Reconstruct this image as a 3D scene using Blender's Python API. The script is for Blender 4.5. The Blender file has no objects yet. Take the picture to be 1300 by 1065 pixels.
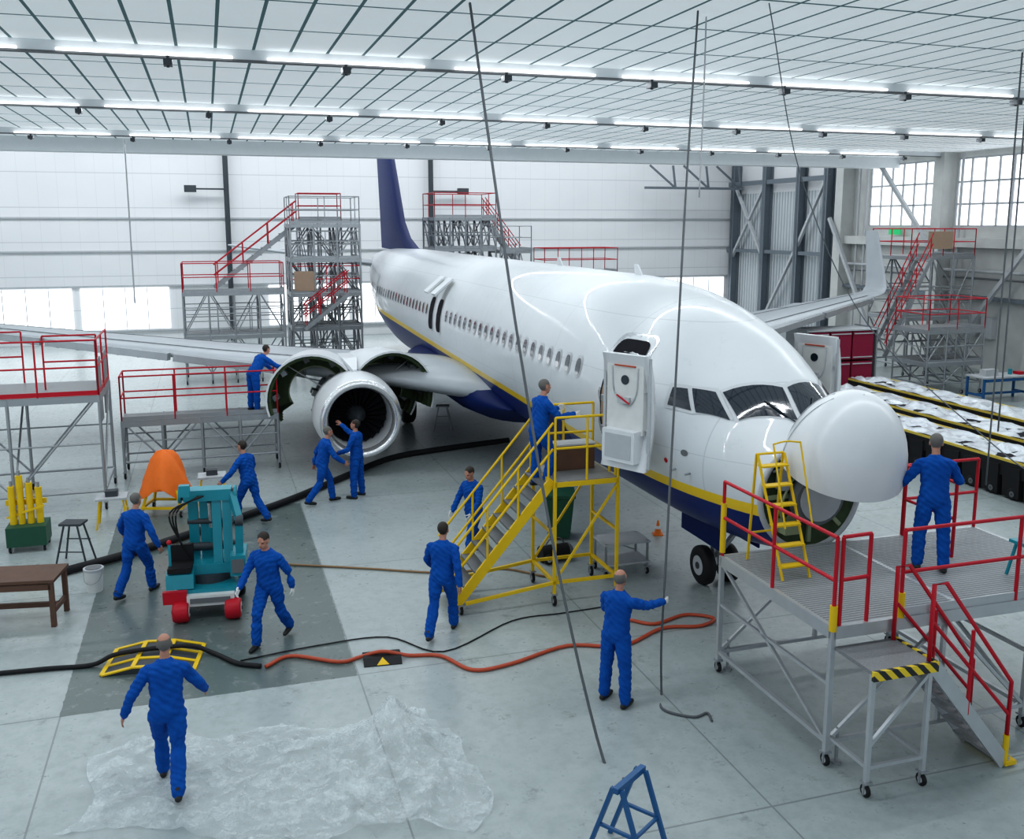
import bpy, math, random
import numpy as np
from mathutils import Vector, Matrix, noise as mnoise
random.seed(3)
sc=bpy.context.scene
RA=math.radians(17.5); NX,NY=4.85,11.9
CR,SR=math.cos(RA),math.sin(RA)
def LW(x,y,z=0): return (NX+CR*x-SR*y, NY+SR*x+CR*y, z)
# ------------------------------------------------------------ materials
MATS={}
class NT:
    def __init__(s,name):
        s.mat=bpy.data.materials.new(name); s.mat.use_nodes=True
        s.nt=s.mat.node_tree; s.n=s.nt.nodes; s.l=s.nt.links
        s.b=s.n['Principled BSDF']
        s.tc=s.n.new('ShaderNodeTexCoord')
    def m(s,op,a,b=None,c=None):
        n=s.n.new('ShaderNodeMath'); n.operation=op
        for i,v in enumerate((a,b,c)):
            if v is None: continue
            if isinstance(v,(int,float)): n.inputs[i].default_value=v
            else: s.l.new(v,n.inputs[i])
        return n.outputs[0]
    def xyz(s):
        n=s.n.new('ShaderNodeSeparateXYZ'); s.l.new(s.tc.outputs['Object'],n.inputs[0]); return n.outputs
    def noise(s,scale,detail=3,vec=None,rough=.5):
        n=s.n.new('ShaderNodeTexNoise'); n.inputs['Scale'].default_value=scale; n.inputs['Detail'].default_value=detail
        n.inputs['Roughness'].default_value=rough
        s.l.new(vec or s.tc.outputs['Object'],n.inputs['Vector']); return n.outputs['Fac']
    def mix(s,f,a,b):
        n=s.n.new('ShaderNodeMix'); n.data_type='RGBA'
        for sk,v in ((n.inputs[0],f),(n.inputs[6],a),(n.inputs[7],b)):
            if isinstance(v,(int,float)): sk.default_value=v
            elif isinstance(v,tuple): sk.default_value=(*v[:3],1)
            else: s.l.new(v,sk)
        return n.outputs[2]
    def ramp(s,f,lo,hi):
        n=s.n.new('ShaderNodeMapRange'); s.l.new(f,n.inputs[0]); n.inputs[1].default_value=lo; n.inputs[2].default_value=hi
        return n.outputs[0]
    def col(s,v): s.l.new(v,s.b.inputs['Base Color'])
    def bump(s,h,st=.2,d=.02):
        n=s.n.new('ShaderNodeBump'); n.inputs['Strength'].default_value=st; n.inputs['Distance'].default_value=d
        s.l.new(h,n.inputs['Height']); s.l.new(n.outputs[0],s.b.inputs['Normal'])
def M(name,col,rough=.5,metal=0,var=.1,scale=6,emit=0,bump=0,coat=0,spec=None):
    if name in MATS: return name
    t=NT(name); f=t.noise(scale,3)
    a=tuple(max(0,c*(1-var)) for c in col); b=tuple(min(1,c*(1+var)) for c in col)
    t.col(t.mix(f,a,b)); t.b.inputs['Roughness'].default_value=rough; t.b.inputs['Metallic'].default_value=metal
    if coat: t.b.inputs['Coat Weight'].default_value=coat
    if spec is not None: t.b.inputs['Specular IOR Level'].default_value=spec
    if emit:
        t.b.inputs['Emission Color'].default_value=(*col,1); t.b.inputs['Emission Strength'].default_value=emit
    if bump: t.bump(t.noise(scale*6,4),bump,.01)
    MATS[name]=t.mat; return name
M('white_paint',(.68,.70,.72),.3,var=.03); M('red_paint',(.48,.012,.028),.4,spec=.3); M('yellow_paint',(.75,.50,.015),.4,spec=.3)
M('galv',(.36,.38,.40),.4,.6); M('alum',(.50,.52,.54),.35,.5); M('dark_steel',(.06,.07,.08),.5,.3)
M('black_rubber',(.014,.014,.016),.6,spec=.3); M('grating',(.27,.28,.29),.5,.4,var=.35,scale=60); M('teal_paint',(.012,.25,.32),.35)
M('orange_cloth',(.85,.18,.015),.6,bump=.4); M('wood',(.11,.055,.035),.6,var=.3); M('glass_dark',(.015,.022,.035),.08,coat=1)
M('primer_green',(.055,.08,.04),.6,var=.35,scale=9,spec=.2); M('primer_pale',(.26,.30,.18),.5,var=.25); M('wing_grey',(.42,.45,.48),.35,var=.08,scale=2)
M('navy',(.006,.018,.10),.5,spec=.15); M('grey_rim',(.56,.58,.60),.45); M('interior_dark',(.02,.02,.025),.8,spec=.1); M('tan_panel',(.35,.25,.18),.7)
M('orange_hose',(.46,.075,.03),.45); M('brown_hose',(.28,.17,.085),.6); M('rope_m',(.11,.12,.13),.8); M('rope_light',(.42,.43,.45),.8)
M('blue_steel',(.015,.10,.26),.4); M('green_bin',(.012,.08,.045),.5); M('maroon',(.25,.015,.05),.5,spec=.3); M('cone_orange',(.8,.2,.02),.5)
M('light_emit',(1,1,1),.5,emit=2.0); M('glazing',(.93,.97,1.0),.5,emit=1.1,var=.1); M('sign_green',(.02,.45,.15),.5,emit=.3)
M('concrete_wall',(.55,.56,.55),.8,var=.16,scale=1.5,bump=.2); M('steel_beam',(.17,.20,.23),.5,.3); M('tile_white',(.74,.77,.79),.7,var=.04)
M('foil',(.62,.66,.70),.22,.3,var=.35,scale=5,bump=1.0); M('light_grey',(.46,.48,.50),.5); M('mid_grey',(.14,.15,.16),.6)
M('fan_blade',(.05,.05,.06),.3,.7); M('lip_metal',(.72,.73,.75),.2,.8,var=.03); M('bin_white',(.66,.67,.66),.5); M('slat_metal',(.55,.57,.59),.25,.7)
M('skin',(.44,.22,.155),.55,var=.1,scale=20); M('hair_dark',(.03,.022,.016),.7); M('hair_grey',(.14,.13,.12),.7); M('eye_dark',(.02,.015,.01),.2)
M('lip_skin',(.28,.10,.08),.5); M('glove_white',(.72,.72,.70),.7); M('boot_black',(.015,.015,.015),.5); M('yellow_edge',(.66,.50,.08),.5)
def coverall():
    t=NT('coverall_blue'); f=t.noise(7,4); t.col(t.mix(f,(.002,.05,.26),(.005,.11,.45))); t.b.inputs['Roughness'].default_value=.85; t.b.inputs['Specular IOR Level'].default_value=.2
    t.bump(t.noise(14,3),.5,.02); MATS['coverall']=t.mat
coverall()
def fus():
    t=NT('fuselage_paint'); x,y,z=t.xyz()
    h=t.m('ADD',t.m('MULTIPLY',y,.027),2.17)
    below=t.m('LESS_THAN',z,h); blue=t.m('LESS_THAN',z,t.m('SUBTRACT',h,.17))
    n=t.noise(1.2,4); white=t.mix(n,(.60,.63,.66),(.68,.71,.73))
    jy=t.m('LESS_THAN',t.m('FRACT',t.m('DIVIDE',y,2.54)),.008)
    jz=t.m('LESS_THAN',t.m('FRACT',t.m('DIVIDE',z,.92)),.014)
    white=t.mix(t.m('MULTIPLY',t.m('MAXIMUM',jy,jz),.4),white,(.36,.38,.41))
    st=t.m('MULTIPLY',t.ramp(t.noise(2.6,5,rough=.75),.60,.72),.22); white=t.mix(st,white,(.42,.44,.45))
    c=t.mix(below,white,(.80,.54,.01)); c=t.mix(blue,c,(.006,.022,.14)); t.col(c)
    t.l.new(t.m('SUBTRACT',.5,t.m('MULTIPLY',blue,.3)),t.b.inputs['Specular IOR Level'])
    t.l.new(t.m('SUBTRACT',.25,t.m('MULTIPLY',blue,.2)),t.b.inputs['Coat Weight'])
    t.b.inputs['Roughness'].default_value=.32; MATS['fuselage']=t.mat
fus()
def ceil():
    t=NT('ceiling_panels'); x,y,z=t.xyz()
    a=t.m('LESS_THAN',t.m('FRACT',t.m('DIVIDE',x,.66)),.085)
    b=t.m('LESS_THAN',t.m('FRACT',t.m('DIVIDE',t.m('SUBTRACT',y,.4),2.1)),.034)
    g=t.m('MAXIMUM',a,b); n=t.noise(.5,3)
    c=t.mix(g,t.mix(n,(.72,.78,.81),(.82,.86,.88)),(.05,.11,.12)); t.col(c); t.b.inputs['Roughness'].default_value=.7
    t.l.new(c,t.b.inputs['Emission Color']); t.b.inputs['Emission Strength'].default_value=.23  # panels glow in their own colour, added to brighten ceiling and fill room
    MATS['ceiling']=t.mat
ceil()
def floorm():
    t=NT('floor_concrete'); x,y,z=t.xyz()
    n1=t.noise(.6,5,rough=.65); n2=t.noise(5,6,rough=.7)
    c=t.mix(n1,(.28,.33,.335),(.45,.495,.495)); c=t.mix(t.m('MULTIPLY',t.ramp(n2,.45,.75),.45),c,(.19,.225,.225))
    wob=t.m('MULTIPLY',t.m('SUBTRACT',t.noise(6,3),.5),.06)
    xx=t.m('ADD',x,wob); yy=t.m('ADD',y,wob)
    def rect(x0,x1,y0,y1):
        a=t.m('MULTIPLY',t.m('GREATER_THAN',xx,x0),t.m('LESS_THAN',xx,x1))
        b=t.m('MULTIPLY',t.m('GREATER_THAN',yy,y0),t.m('LESS_THAN',yy,y1)); return t.m('MULTIPLY',a,b)
    p=rect(-10.3,-6.5,2.65,11.4); dc=t.mix(n1,(.070,.10,.10),(.15,.185,.18)); dc=t.mix(t.m('MULTIPLY',t.ramp(n2,.56,.64),.6),dc,(.26,.29,.285))
    c=t.mix(p,c,dc)
    jx=t.m('LESS_THAN',t.m('FRACT',t.m('DIVIDE',t.m('ADD',x,6.5),3.8)),.006); jy=t.m('LESS_THAN',t.m('FRACT',t.m('DIVIDE',t.m('SUBTRACT',y,2.65),4.4)),.006)
    c=t.mix(t.m('MULTIPLY',t.m('MAXIMUM',jx,jy),.6),c,(.12,.14,.14))
    sp=t.m('MULTIPLY',t.ramp(t.noise(1.7,6,rough=.8),.58,.67),.5); c=t.mix(sp,c,(.12,.135,.135))
    sp2=t.m('MULTIPLY',t.ramp(t.noise(9,3,rough=.6),.69,.73),.6); c=t.mix(sp2,c,(.08,.09,.09))
    t.col(c); r=t.m('ADD',t.m('MULTIPLY',n2,.25),.18); t.l.new(r,t.b.inputs['Roughness']); t.bump(n2,.06,.01)
    MATS['floor']=t.mat
floorm()
def wallm():
    t=NT('wall_white_panels'); x,y,z=t.xyz()
    s=t.m('LESS_THAN',t.m('FRACT',t.m('DIVIDE',z,1.75)),.025); v=t.m('LESS_THAN',t.m('FRACT',t.m('DIVIDE',x,.9)),.03)
    n=t.noise(.4,3); c=t.mix(n,(.70,.71,.73),(.78,.79,.80)); c=t.mix(t.m('MULTIPLY',s,.5),c,(.4,.42,.45)); c=t.mix(t.m('MULTIPLY',v,.25),c,(.5,.5,.52))
    t.col(c); t.b.inputs['Roughness'].default_value=.6; MATS['wall_white']=t.mat
    t=NT('corrugated_siding'); x,y,z=t.xyz()
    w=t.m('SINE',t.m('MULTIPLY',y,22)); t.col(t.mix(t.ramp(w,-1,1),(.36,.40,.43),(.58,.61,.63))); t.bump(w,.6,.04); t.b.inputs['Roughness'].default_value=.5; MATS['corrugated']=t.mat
    t=NT('hazard_stripes'); x,y,z=t.xyz()
    f=t.m('LESS_THAN',t.m('FRACT',t.m('MULTIPLY',t.m('ADD',t.m('ADD',x,y),z),6)),.5); t.col(t.mix(f,(.02,.02,.02),(.80,.58,.03))); MATS['hazard']=t.mat
    t=NT('plastic_film'); g=t.b; g.inputs['Base Color'].default_value=(.82,.88,.90,1); g.inputs['Roughness'].default_value=.12
    f=t.ramp(t.noise(3.5,6,rough=.75),.42,.72); t.l.new(t.m('ADD',t.m('MULTIPLY',f,.50),.14),g.inputs['Alpha']); t.bump(t.noise(8,6),1,.07); MATS['film']=t.mat
wallm()
# ------------------------------------------------------------ mesh builder
def V3(p): return np.array(p,float)
def frame(d):
    d=d/(np.linalg.norm(d)+1e-9); h=np.array([0,0,1.]) if abs(d[2])<.95 else np.array([1.,0,0])
    u=np.cross(h,d); u/=np.linalg.norm(u); return u,np.cross(d,u),d
class B:
    def __init__(s): s.v=[];s.f=[];s.m=[];s.sm=[];s.ms=[];s.T=None
    def mi(s,m):
        if m not in s.ms: s.ms.append(m)
        return s.ms.index(m)
    def add(s,vs,fs,m,sm=False):
        o=len(s.v)
        for p in vs:
            if s.T is not None: p=s.T@Vector(p)
            s.v.append(tuple(p))
        k=s.mi(m)
        for f in fs: s.f.append(tuple(i+o for i in f)); s.m.append(k); s.sm.append(sm)
    def box(s,c,d,m,rz=0,rx=0,ry=0):
        R=Matrix.Rotation(rz,3,'Z')@Matrix.Rotation(ry,3,'Y')@Matrix.Rotation(rx,3,'X')
        vs=[]
        for i in (-.5,.5):
            for j in (-.5,.5):
                for k in (-.5,.5):
                    q=R@Vector((i*d[0],j*d[1],k*d[2])); vs.append((c[0]+q[0],c[1]+q[1],c[2]+q[2]))
        s.add(vs,[(0,1,3,2),(4,6,7,5),(0,4,5,1),(2,3,7,6),(0,2,6,4),(1,5,7,3)],m)
    def bb(s,x0,x1,y0,y1,z0,z1,m): s.box(((x0+x1)/2,(y0+y1)/2,(z0+z1)/2),(abs(x1-x0),abs(y1-y0),abs(z1-z0)),m)
    def beam(s,a,b,w,h,m):
        a=V3(a);b=V3(b);u,v,d=frame(b-a); vs=[]
        for p in (a,b):
            for i,j in ((-1,-1),(1,-1),(1,1),(-1,1)): vs.append(p+u*i*w/2+v*j*h/2)
        s.add(vs,[(3,2,1,0),(4,5,6,7),(0,1,5,4),(1,2,6,5),(2,3,7,6),(3,0,4,7)],m)
    def cyl(s,a,b,r,m,r2=None,n=12,cap=True,sm=True):
        a=V3(a);b=V3(b);u,v,d=frame(b-a); r2=r if r2 is None else r2; vs=[]
        for p,q in ((a,r),(b,r2)):
            for i in range(n):
                t=2*math.pi*i/n; vs.append(p+u*math.cos(t)*q+v*math.sin(t)*q)
        s.add(vs,[(i,(i+1)%n,n+(i+1)%n,n+i) for i in range(n)],m,sm)
        if cap:
            s.add(vs,[tuple(range(n))[::-1],tuple(range(n,2*n))],m,False)
    def tube(s,pts,r,m,n=8,smooth=True):
        pts=[V3(p) for p in pts]
        if smooth and len(pts)>2:
            q=[]; P=[2*pts[0]-pts[1]]+pts+[2*pts[-1]-pts[-2]]
            for i in range(1,len(P)-2):
                for k in range(6):
                    t=k/6; q.append(.5*((2*P[i])+(P[i+1]-P[i-1])*t+(2*P[i-1]-5*P[i]+4*P[i+1]-P[i+2])*t*t+(3*P[i]-P[i-1]-3*P[i+1]+P[i+2])*t**3))
            q.append(pts[-1]); pts=q
        vs=[];N=len(pts)
        for i,p in enumerate(pts):
            u,v,d=frame(pts[min(i+1,N-1)]-pts[max(i-1,0)])
            for k in range(n):
                t=2*math.pi*k/n; vs.append(p+u*math.cos(t)*r+v*math.sin(t)*r)
        fs=[(i*n+k,i*n+(k+1)%n,(i+1)*n+(k+1)%n,(i+1)*n+k) for i in range(N-1) for k in range(n)]
        fs+=[tuple(range(n))[::-1],tuple(range((N-1)*n,N*n))]; s.add(vs,fs,m,True)
    def loft(s,rings,m,cap=True,sm=True,closed=True):
        n=len(rings[0]); vs=[p for r in rings for p in r]; k=n if closed else n-1
        fs=[(i*n+j,i*n+(j+1)%n,(i+1)*n+(j+1)%n,(i+1)*n+j) for i in range(len(rings)-1) for j in range(k)]
        s.add(vs,fs,m,sm)
        if cap and closed: s.add(list(rings[0])+list(rings[-1]),[tuple(range(n))[::-1],tuple(range(n,2*n))],m,False)
    def ell(s,c,r,m,n=16,k=10,R=None):
        rings=[]
        for i in range(k+1):
            a=math.pi*i/k; ring=[]
            for j in range(n):
                t=2*math.pi*j/n; p=Vector((r[0]*math.sin(a)*math.cos(t),r[1]*math.sin(a)*math.sin(t),r[2]*math.cos(a)))
                if i in (0,k): p=Vector((0.0005*math.cos(t),0.0005*math.sin(t),r[2]*math.cos(a)))
                if R is not None: p=R@p
                ring.append((c[0]+p[0],c[1]+p[1],c[2]+p[2]))
            rings.append(ring)
        s.loft(rings,m,True,True)
    def wheel(s,c,ax,r,w,mt='black_rubber',mr='light_grey',n=24):
        c=V3(c);ax=V3(ax);ax/=np.linalg.norm(ax);u,v,d=frame(ax); rings=[]
        for q,o in ((.55,-.5),(.85,-.5),(.97,-.36),(1,-.1),(1,.1),(.97,.36),(.85,.5),(.55,.5)):
            rings.append([c+d*o*w+(u*math.cos(t)+v*math.sin(t))*r*q for t in [2*math.pi*i/n for i in range(n)]])
        s.loft(rings,mt,True); s.cyl(c-d*w*.53,c+d*w*.53,r*.5,mr,n=n); s.cyl(c-d*w*.6,c+d*w*.6,r*.18,'dark_steel',n=10)
    def caster(s,x,y,z=0,r=.075):
        s.wheel((x,y,z+r),(1,0,0),r,.045,n=14); s.box((x,y,z+r+.02),(.07,.03,r*1.7),'galv'); s.box((x,y,z+2*r+.025),(.1,.1,.02),'galv')
    def rail(s,p,q,m,h=1.1,r=.020,step=1.3,mid=2,kick=None):
        p=V3(p);q=V3(q);L=np.linalg.norm(q-p);n=max(1,round(L/step)); up=np.array([0,0,1.])
        for i in range(n+1): a=p+(q-p)*i/n; s.cyl(a,a+up*h,r,m,n=8)
        for k in range(mid): zz=h*(1-k*.48); s.cyl(p+up*zz,q+up*zz,r,m,n=8)
        if kick: s.beam(p+up*.06,q+up*.06,.015,.10,kick)
    def obj(s,name,parent=None,local=True,loc=None,rz=0,clean=False):
        me=bpy.data.meshes.new(name); me.from_pydata([tuple(map(float,v)) for v in s.v],[],s.f)
        for m in s.ms: me.materials.append(MATS[m])
        me.polygons.foreach_set('material_index',s.m); me.polygons.foreach_set('use_smooth',s.sm); me.update()
        import bmesh
        bm=bmesh.new(); bm.from_mesh(me); bmesh.ops.recalc_face_normals(bm,faces=bm.faces); bm.to_mesh(me); bm.free()
        o=bpy.data.objects.new(name,me); sc.collection.objects.link(o)
        if parent: o.parent=parent
        elif loc is not None: o.location=loc; o.rotation_euler=(0,0,rz)
        elif local: o.location=(NX,NY,0); o.rotation_euler=(0,0,RA)
        return o
def stairs(b,x0,z0,x1,z1,y0,y1,n,ms,mt,rail=None,rh=.95):
    for y in (y0,y1): b.beam((x0,y,z0),(x1,y,z1),.04,.16,ms)
    for i in range(n):
        t=(i+.6)/n; b.box((x0+(x1-x0)*t,(y0+y1)/2,z0+(z1-z0)*t),(abs(x1-x0)/n*.9+.06,y1-y0,.035),mt)
    if rail:
        for y in (y0,y1):
            for k in (1,.55): b.cyl((x0,y,z0+rh*k),(x1,y,z1+rh*k),.022,rail,n=8)
            for i in range(4):
                t=(i+.15)/3.3; b.cyl((x0+(x1-x0)*t,y,z0+(z1-z0)*t),(x0+(x1-x0)*t,y,z0+(z1-z0)*t+rh),.02,rail,n=8)
def scaffold(b,x0,x1,y0,y1,levels,nx=2,ny=1,railm='red_paint',r=.035,casters=True,sides='fblr',rh=1.1,post='galv',kick='galv',rails=None):
    top=levels[-1]; z0=.17 if casters else 0
    xs=[x0+(x1-x0)*i/nx for i in range(nx+1)]; ys=[y0+(y1-y0)*i/ny for i in range(ny+1)]
    for x in xs:
        for y in ys:
            b.cyl((x,y,z0),(x,y,top),r,post,n=8)
            if casters: b.caster(x,y)
    zz=[z0+.25]+list(levels)
    for k in range(len(zz)-1):
        a,c=zz[k],zz[k+1]
        for y in ys:
            b.cyl((x0,y,a),(x1,y,a),r*.8,post,n=6); b.cyl((x0,y,(a+c)/2),(x1,y,(a+c)/2),r*.6,post,n=6)
            for i in range(nx):
                p=(xs[i],y,a) if (i+k)%2 else (xs[i+1],y,a); q=(xs[i+1],y,c) if (i+k)%2 else (xs[i],y,c)
                b.cyl(p,q,r*.7,post,n=6)
        for x in xs:
            b.cyl((x,y0,a),(x,y1,a),r*.8,post,n=6)
            for j in range(ny): b.cyl((x,ys[j],a),(x,ys[j+1],c),r*.7,post,n=6)
    for li,z in enumerate(levels):
        rm=railm if (rails is None or rails[li]) else post
        b.bb(x0,x1,y0,y1,z-.04,z,'grating')
        for y in (y0,y1): b.beam((x0,y,z-.08),(x1,y,z-.08),.05,.14,post)
        for x in (x0,x1): b.beam((x,y0,z-.08),(x,y1,z-.08),.05,.14,post)
        if 'f' in sides: b.rail((x0,y0,z),(x1,y0,z),rm,rh,kick=kick)
        if 'b' in sides: b.rail((x0,y1,z),(x1,y1,z),rm,rh)
        if 'l' in sides: b.rail((x0,y0,z),(x0,y1,z),rm,rh)
        if 'r' in sides: b.rail((x1,y0,z),(x1,y1,z),rm,rh,kick=kick)
# ------------------------------------------------------------ hangar shell
b=B(); b.bb(-30,23.4,-16,44,-.2,0,'floor'); b.obj('floor')
b=B(); b.bb(-30,23.4,44,44.3,0,15,'wall_white'); b.obj('wall_back')
b=B()
for i in range(10):
    x=-24+i*4.72
    if i in (3,6): continue
    b.bb(x,x+4.3,43.93,44.0,.75,2.9,'glazing')
    for k in range(1,4): b.bb(x+k*1.075-.02,x+k*1.075+.02,43.88,43.94,.75,2.9,'light_grey')
b.obj('window_1')
b=B()
for z in (.65,3.0,4.8,6.5): b.bb(-30,23.4,43.9,44,z-.04,z+.04,'light_grey')
b.obj('trim_1')
b=B()
b.bb(23.4,23.7,33,44,0,8.0,'corrugated'); b.bb(23.4,23.7,33,44,8.0,15,'wall_white'); b.bb(23.4,23.7,-16,33,0,15,'concrete_wall')
b.obj('wall_right')
b=B()
for y in (26.2,20.4,14.6): 
    b.bb(23.30,23.4,y,y+4.6,6.1,9.0,'glazing')
    for k in range(7): b.bb(23.24,23.32,y+k*4.6/6-.04,y+k*4.6/6+.04,6.1,9.0,'light_grey')
    for z in (6.1,7.05,8.0,9.0): b.bb(23.24,23.32,y,y+4.6,z-.04,z+.04,'light_grey')
b.obj('window_2')
b=B()
for y in (32.3,25.3,19.6,13.8,8): b.bb(22.7,23.4,y,y+.6,0,9.3,'concrete_wall')
b.bb(22.9,23.4,8,33,5.2,5.6,'concrete_wall'); b.bb(23.0,23.4,8,33,3.0,3.15,'steel_beam')
b.obj('trim_2')
b=B()
for y in (43.4,39.9,36.5,34.0):
    b.bb(22.85,23.38,y-.06,y+.06,0,12,'steel_beam'); 
    for x in (22.85,23.3): b.bb(x,x+.06,y-.18,y+.18,0,12,'steel_beam')
for (p,q) in (((23.0,43.4,4.2),(23.0,39.9,8.6)),((23.0,39.9,4.2),(23.0,43.4,8.6)),((23.0,39.9,0.3),(23.0,36.5,5)),((23,36.5,5),(23,34,8.8)),((22.5,25.6,5.2),(22.5,29.5,9.2)),((22.5,29,.5),(22.5,33,6.5)),((22.4,24,.5),(22.4,19.5,6))):
    b.beam(p,q,.16,.16,'light_grey')
b.beam((23,44,8.6),(23,34,8.6),.18,.25,'steel_beam'); b.beam((23,44,4.6),(23,34,4.6),.15,.2,'steel_beam')
for i in range(3): b.beam((22.9-i*2.2,42.5,8.3),(21.2-i*2.2,42.5,9.6),.1,.1,'steel_beam'); b.beam((22.9-i*2.2,42.5,8.3),(22.7-i*2.2,42.5,9.6),.1,.1,'steel_beam')
b.beam((23,42.5,8.3),(16.5,42.5,8.3),.12,.14,'steel_beam')
for y in (31.5,30.9,24.6): b.cyl((23.1,y,0),(23.1,y,9.2),.06,'light_grey')
b.cyl((23.1,12,4.2),(23.1,33,4.2),.07,'light_grey'); b.cyl((23.1,12,3.9),(23.1,33,3.9),.045,'mid_grey')
for y,z in ((28.5,1.2),(23.2,1.4),(22.3,1.4)): b.bb(23.1,23.38,y,y+.6,z,z+.9,'light_grey')
b.obj('steel_column_bracing')
b=B(); b.bb(-30.3,-30,8,44,0,15,'wall_white'); b.obj('wall_left')
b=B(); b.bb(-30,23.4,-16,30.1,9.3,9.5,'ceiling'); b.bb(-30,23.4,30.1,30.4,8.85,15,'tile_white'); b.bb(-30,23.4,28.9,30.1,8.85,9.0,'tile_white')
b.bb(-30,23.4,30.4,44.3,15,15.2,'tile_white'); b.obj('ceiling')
b=B()
for y in (.4,8.8,17.2,25.6):
    b.bb(-30,23.4,y-.07,y+.07,9.12,9.3,'tile_white'); b.bb(-30,23.4,y-.09,y+.09,9.09,9.12,'mid_grey')
b.bb(-30,23.4,28.85,28.93,8.8,9.3,'tile_white'); b.obj('trim_3')
def spot(b,x,y):
    b.box((x,y,8.98),(.15,.24,.11),'dark_steel'); b.cyl((x,y,9.1),(x,y,8.9),.03,'dark_steel')
b=B()
for j,y in enumerate((.4,8.8,17.2,25.6)):
    for i in range(16): spot(b,-28+i*3.1+j*.7,y-.25)
b.obj('ceiling_floodlights')
b=B()
for j,y in enumerate((.4,8.8,17.2,25.6)):
    for i in range(14):
        x=-28+i*3.5; b.bb(x,x+2.9,y-.16,y-.12,9.12,9.16,'light_emit')
b.obj('fluorescent_tubes')
for (x,arm) in ((-7.1,-1),(3.9,1)):
    b=B(); b.cyl((x,43.6,0),(x,43.6,10.5),.14,'dark_steel',n=10); b.beam((x,43.5,8.0),(x+1.6*arm,43.5,8.0),.08,.08,'dark_steel'); b.box((x+1.8*arm,43.4,8.0),(.6,.3,.35),'dark_steel')
    b.obj('lamp_pole')
def area(name,x,y,z,sx,sy,p,rot=(0,0,RA),col=(.93,.97,1)):
    l=bpy.data.lights.new(name,'AREA'); l.shape='RECTANGLE'; l.size=sx; l.size_y=sy; l.energy=p; l.color=col
    o=bpy.data.objects.new(name,l); o.location=LW(x,y,z); o.rotation_euler=rot; sc.collection.objects.link(o)
for y in (.4,8.8,17.2,25.6):
    area('ceiling_light',-3,y+.2,9.08,48,.045,760)
area('back_wall_fill',-3,37,14.8,46,4,2900)  # added fill lamp behind the fascia, brightens the back wall, no fixture modelled
w=bpy.data.worlds.new('world'); sc.world=w; w.use_nodes=True
w.node_tree.nodes['Background'].inputs[0].default_value=(.80,.91,1,1); w.node_tree.nodes['Background'].inputs[1].default_value=.72
# ------------------------------------------------------------ aircraft
air=bpy.data.objects.new('airliner',None); sc.collection.objects.link(air); air.location=(NX,NY,0); air.rotation_euler=(0,0,RA)
BY=1.7
PS=np.array([(BY,1.46,3.14,.86),(2.0,1.38,3.34,1.03),(2.45,1.30,3.76,1.24),(3.05,1.25,4.13,1.46),(4,1.21,4.60,1.69),(5,1.2,4.91,1.81),(6,1.2,5.09,1.86),(7.2,1.2,5.18,1.88),(8,1.2,5.2,1.88),(17,1.2,5.2,1.88),(26,1.2,5.2,1.88),(28,1.36,5.2,1.84),(31,1.95,5.18,1.6),(34,2.8,5.08,1.18),(36.5,3.5,4.92,.74),(38.2,4.0,4.75,.35),(38.6,4.2,4.65,.15)])
def prof(s):
    S=PS[:,0]; i=int(np.clip(np.searchsorted(S,s)-1,0,len(S)-2)); h=S[i+1]-S[i]; t=np.clip((s-S[i])/h,0,1); out=[]
    for c in (1,2,3):
        Y=PS[:,c]
        def sl(k):
            if k<=0 : return (Y[1]-Y[0])/(S[1]-S[0])
            if k>=len(S)-1: return (Y[-1]-Y[-2])/(S[-1]-S[-2])
            a=(Y[k]-Y[k-1])/(S[k]-S[k-1]); b_=(Y[k+1]-Y[k])/(S[k+1]-S[k])
            return 0 if a*b_<=0 else 2*a*b_/(a+b_)
        m0,m1=sl(i)*h,sl(i+1)*h
        out.append((2*t**3-3*t*t+1)*Y[i]+(t**3-2*t*t+t)*m0+(-2*t**3+3*t*t)*Y[i+1]+(t**3-t*t)*m1)
    zb,zt,hw=out; return zb,zt,hw,zb+.51*(zt-zb)
def surf(s,phi,off=0):
    zb,zt,hw,zm=prof(s); a=math.radians(phi)
    return ((hw+off)*math.sin(a),s,zm+((zt-zm)+off)*math.cos(a)) if math.cos(a)>0 else ((hw+off)*math.sin(a),s,zm+((zm-zb)+off)*math.cos(a))
def sidept(s,z,side,off=0):
    zb,zt,hw,zm=prof(s); hh=(zt-zm) if z>zm else (zm-zb); q=max(-.999,min(.999,(z-zm)/hh)); return (side*(hw*math.sqrt(1-q*q)+off),s,z)
b=B(); rings=[]
ss=list(np.arange(BY,8,.2))+list(np.arange(8,26,1.))+list(np.arange(26,38.6,.4))+[38.6]
for s in ss: rings.append([surf(s,360*k/72) for k in range(72)])
b.loft(rings,'fuselage')
b.obj('fuselage',air)
b=B()
def bil(p00,p10,p11,p01,m,off,n=6,side=1):
    rs=[]
    for i in range(n+1):
        u=i/n; row=[]
        for j in range(n+1):
            v=j/n; s=(p00[0]*(1-u)+p10[0]*u)*(1-v)+(p01[0]*(1-u)+p11[0]*u)*v; f=(p00[1]*(1-u)+p10[1]*u)*(1-v)+(p01[1]*(1-u)+p11[1]*u)*v
            row.append(surf(s,side*f,off))
        rs.append(row)
    b.loft(rs,m,False,True,False)
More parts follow.
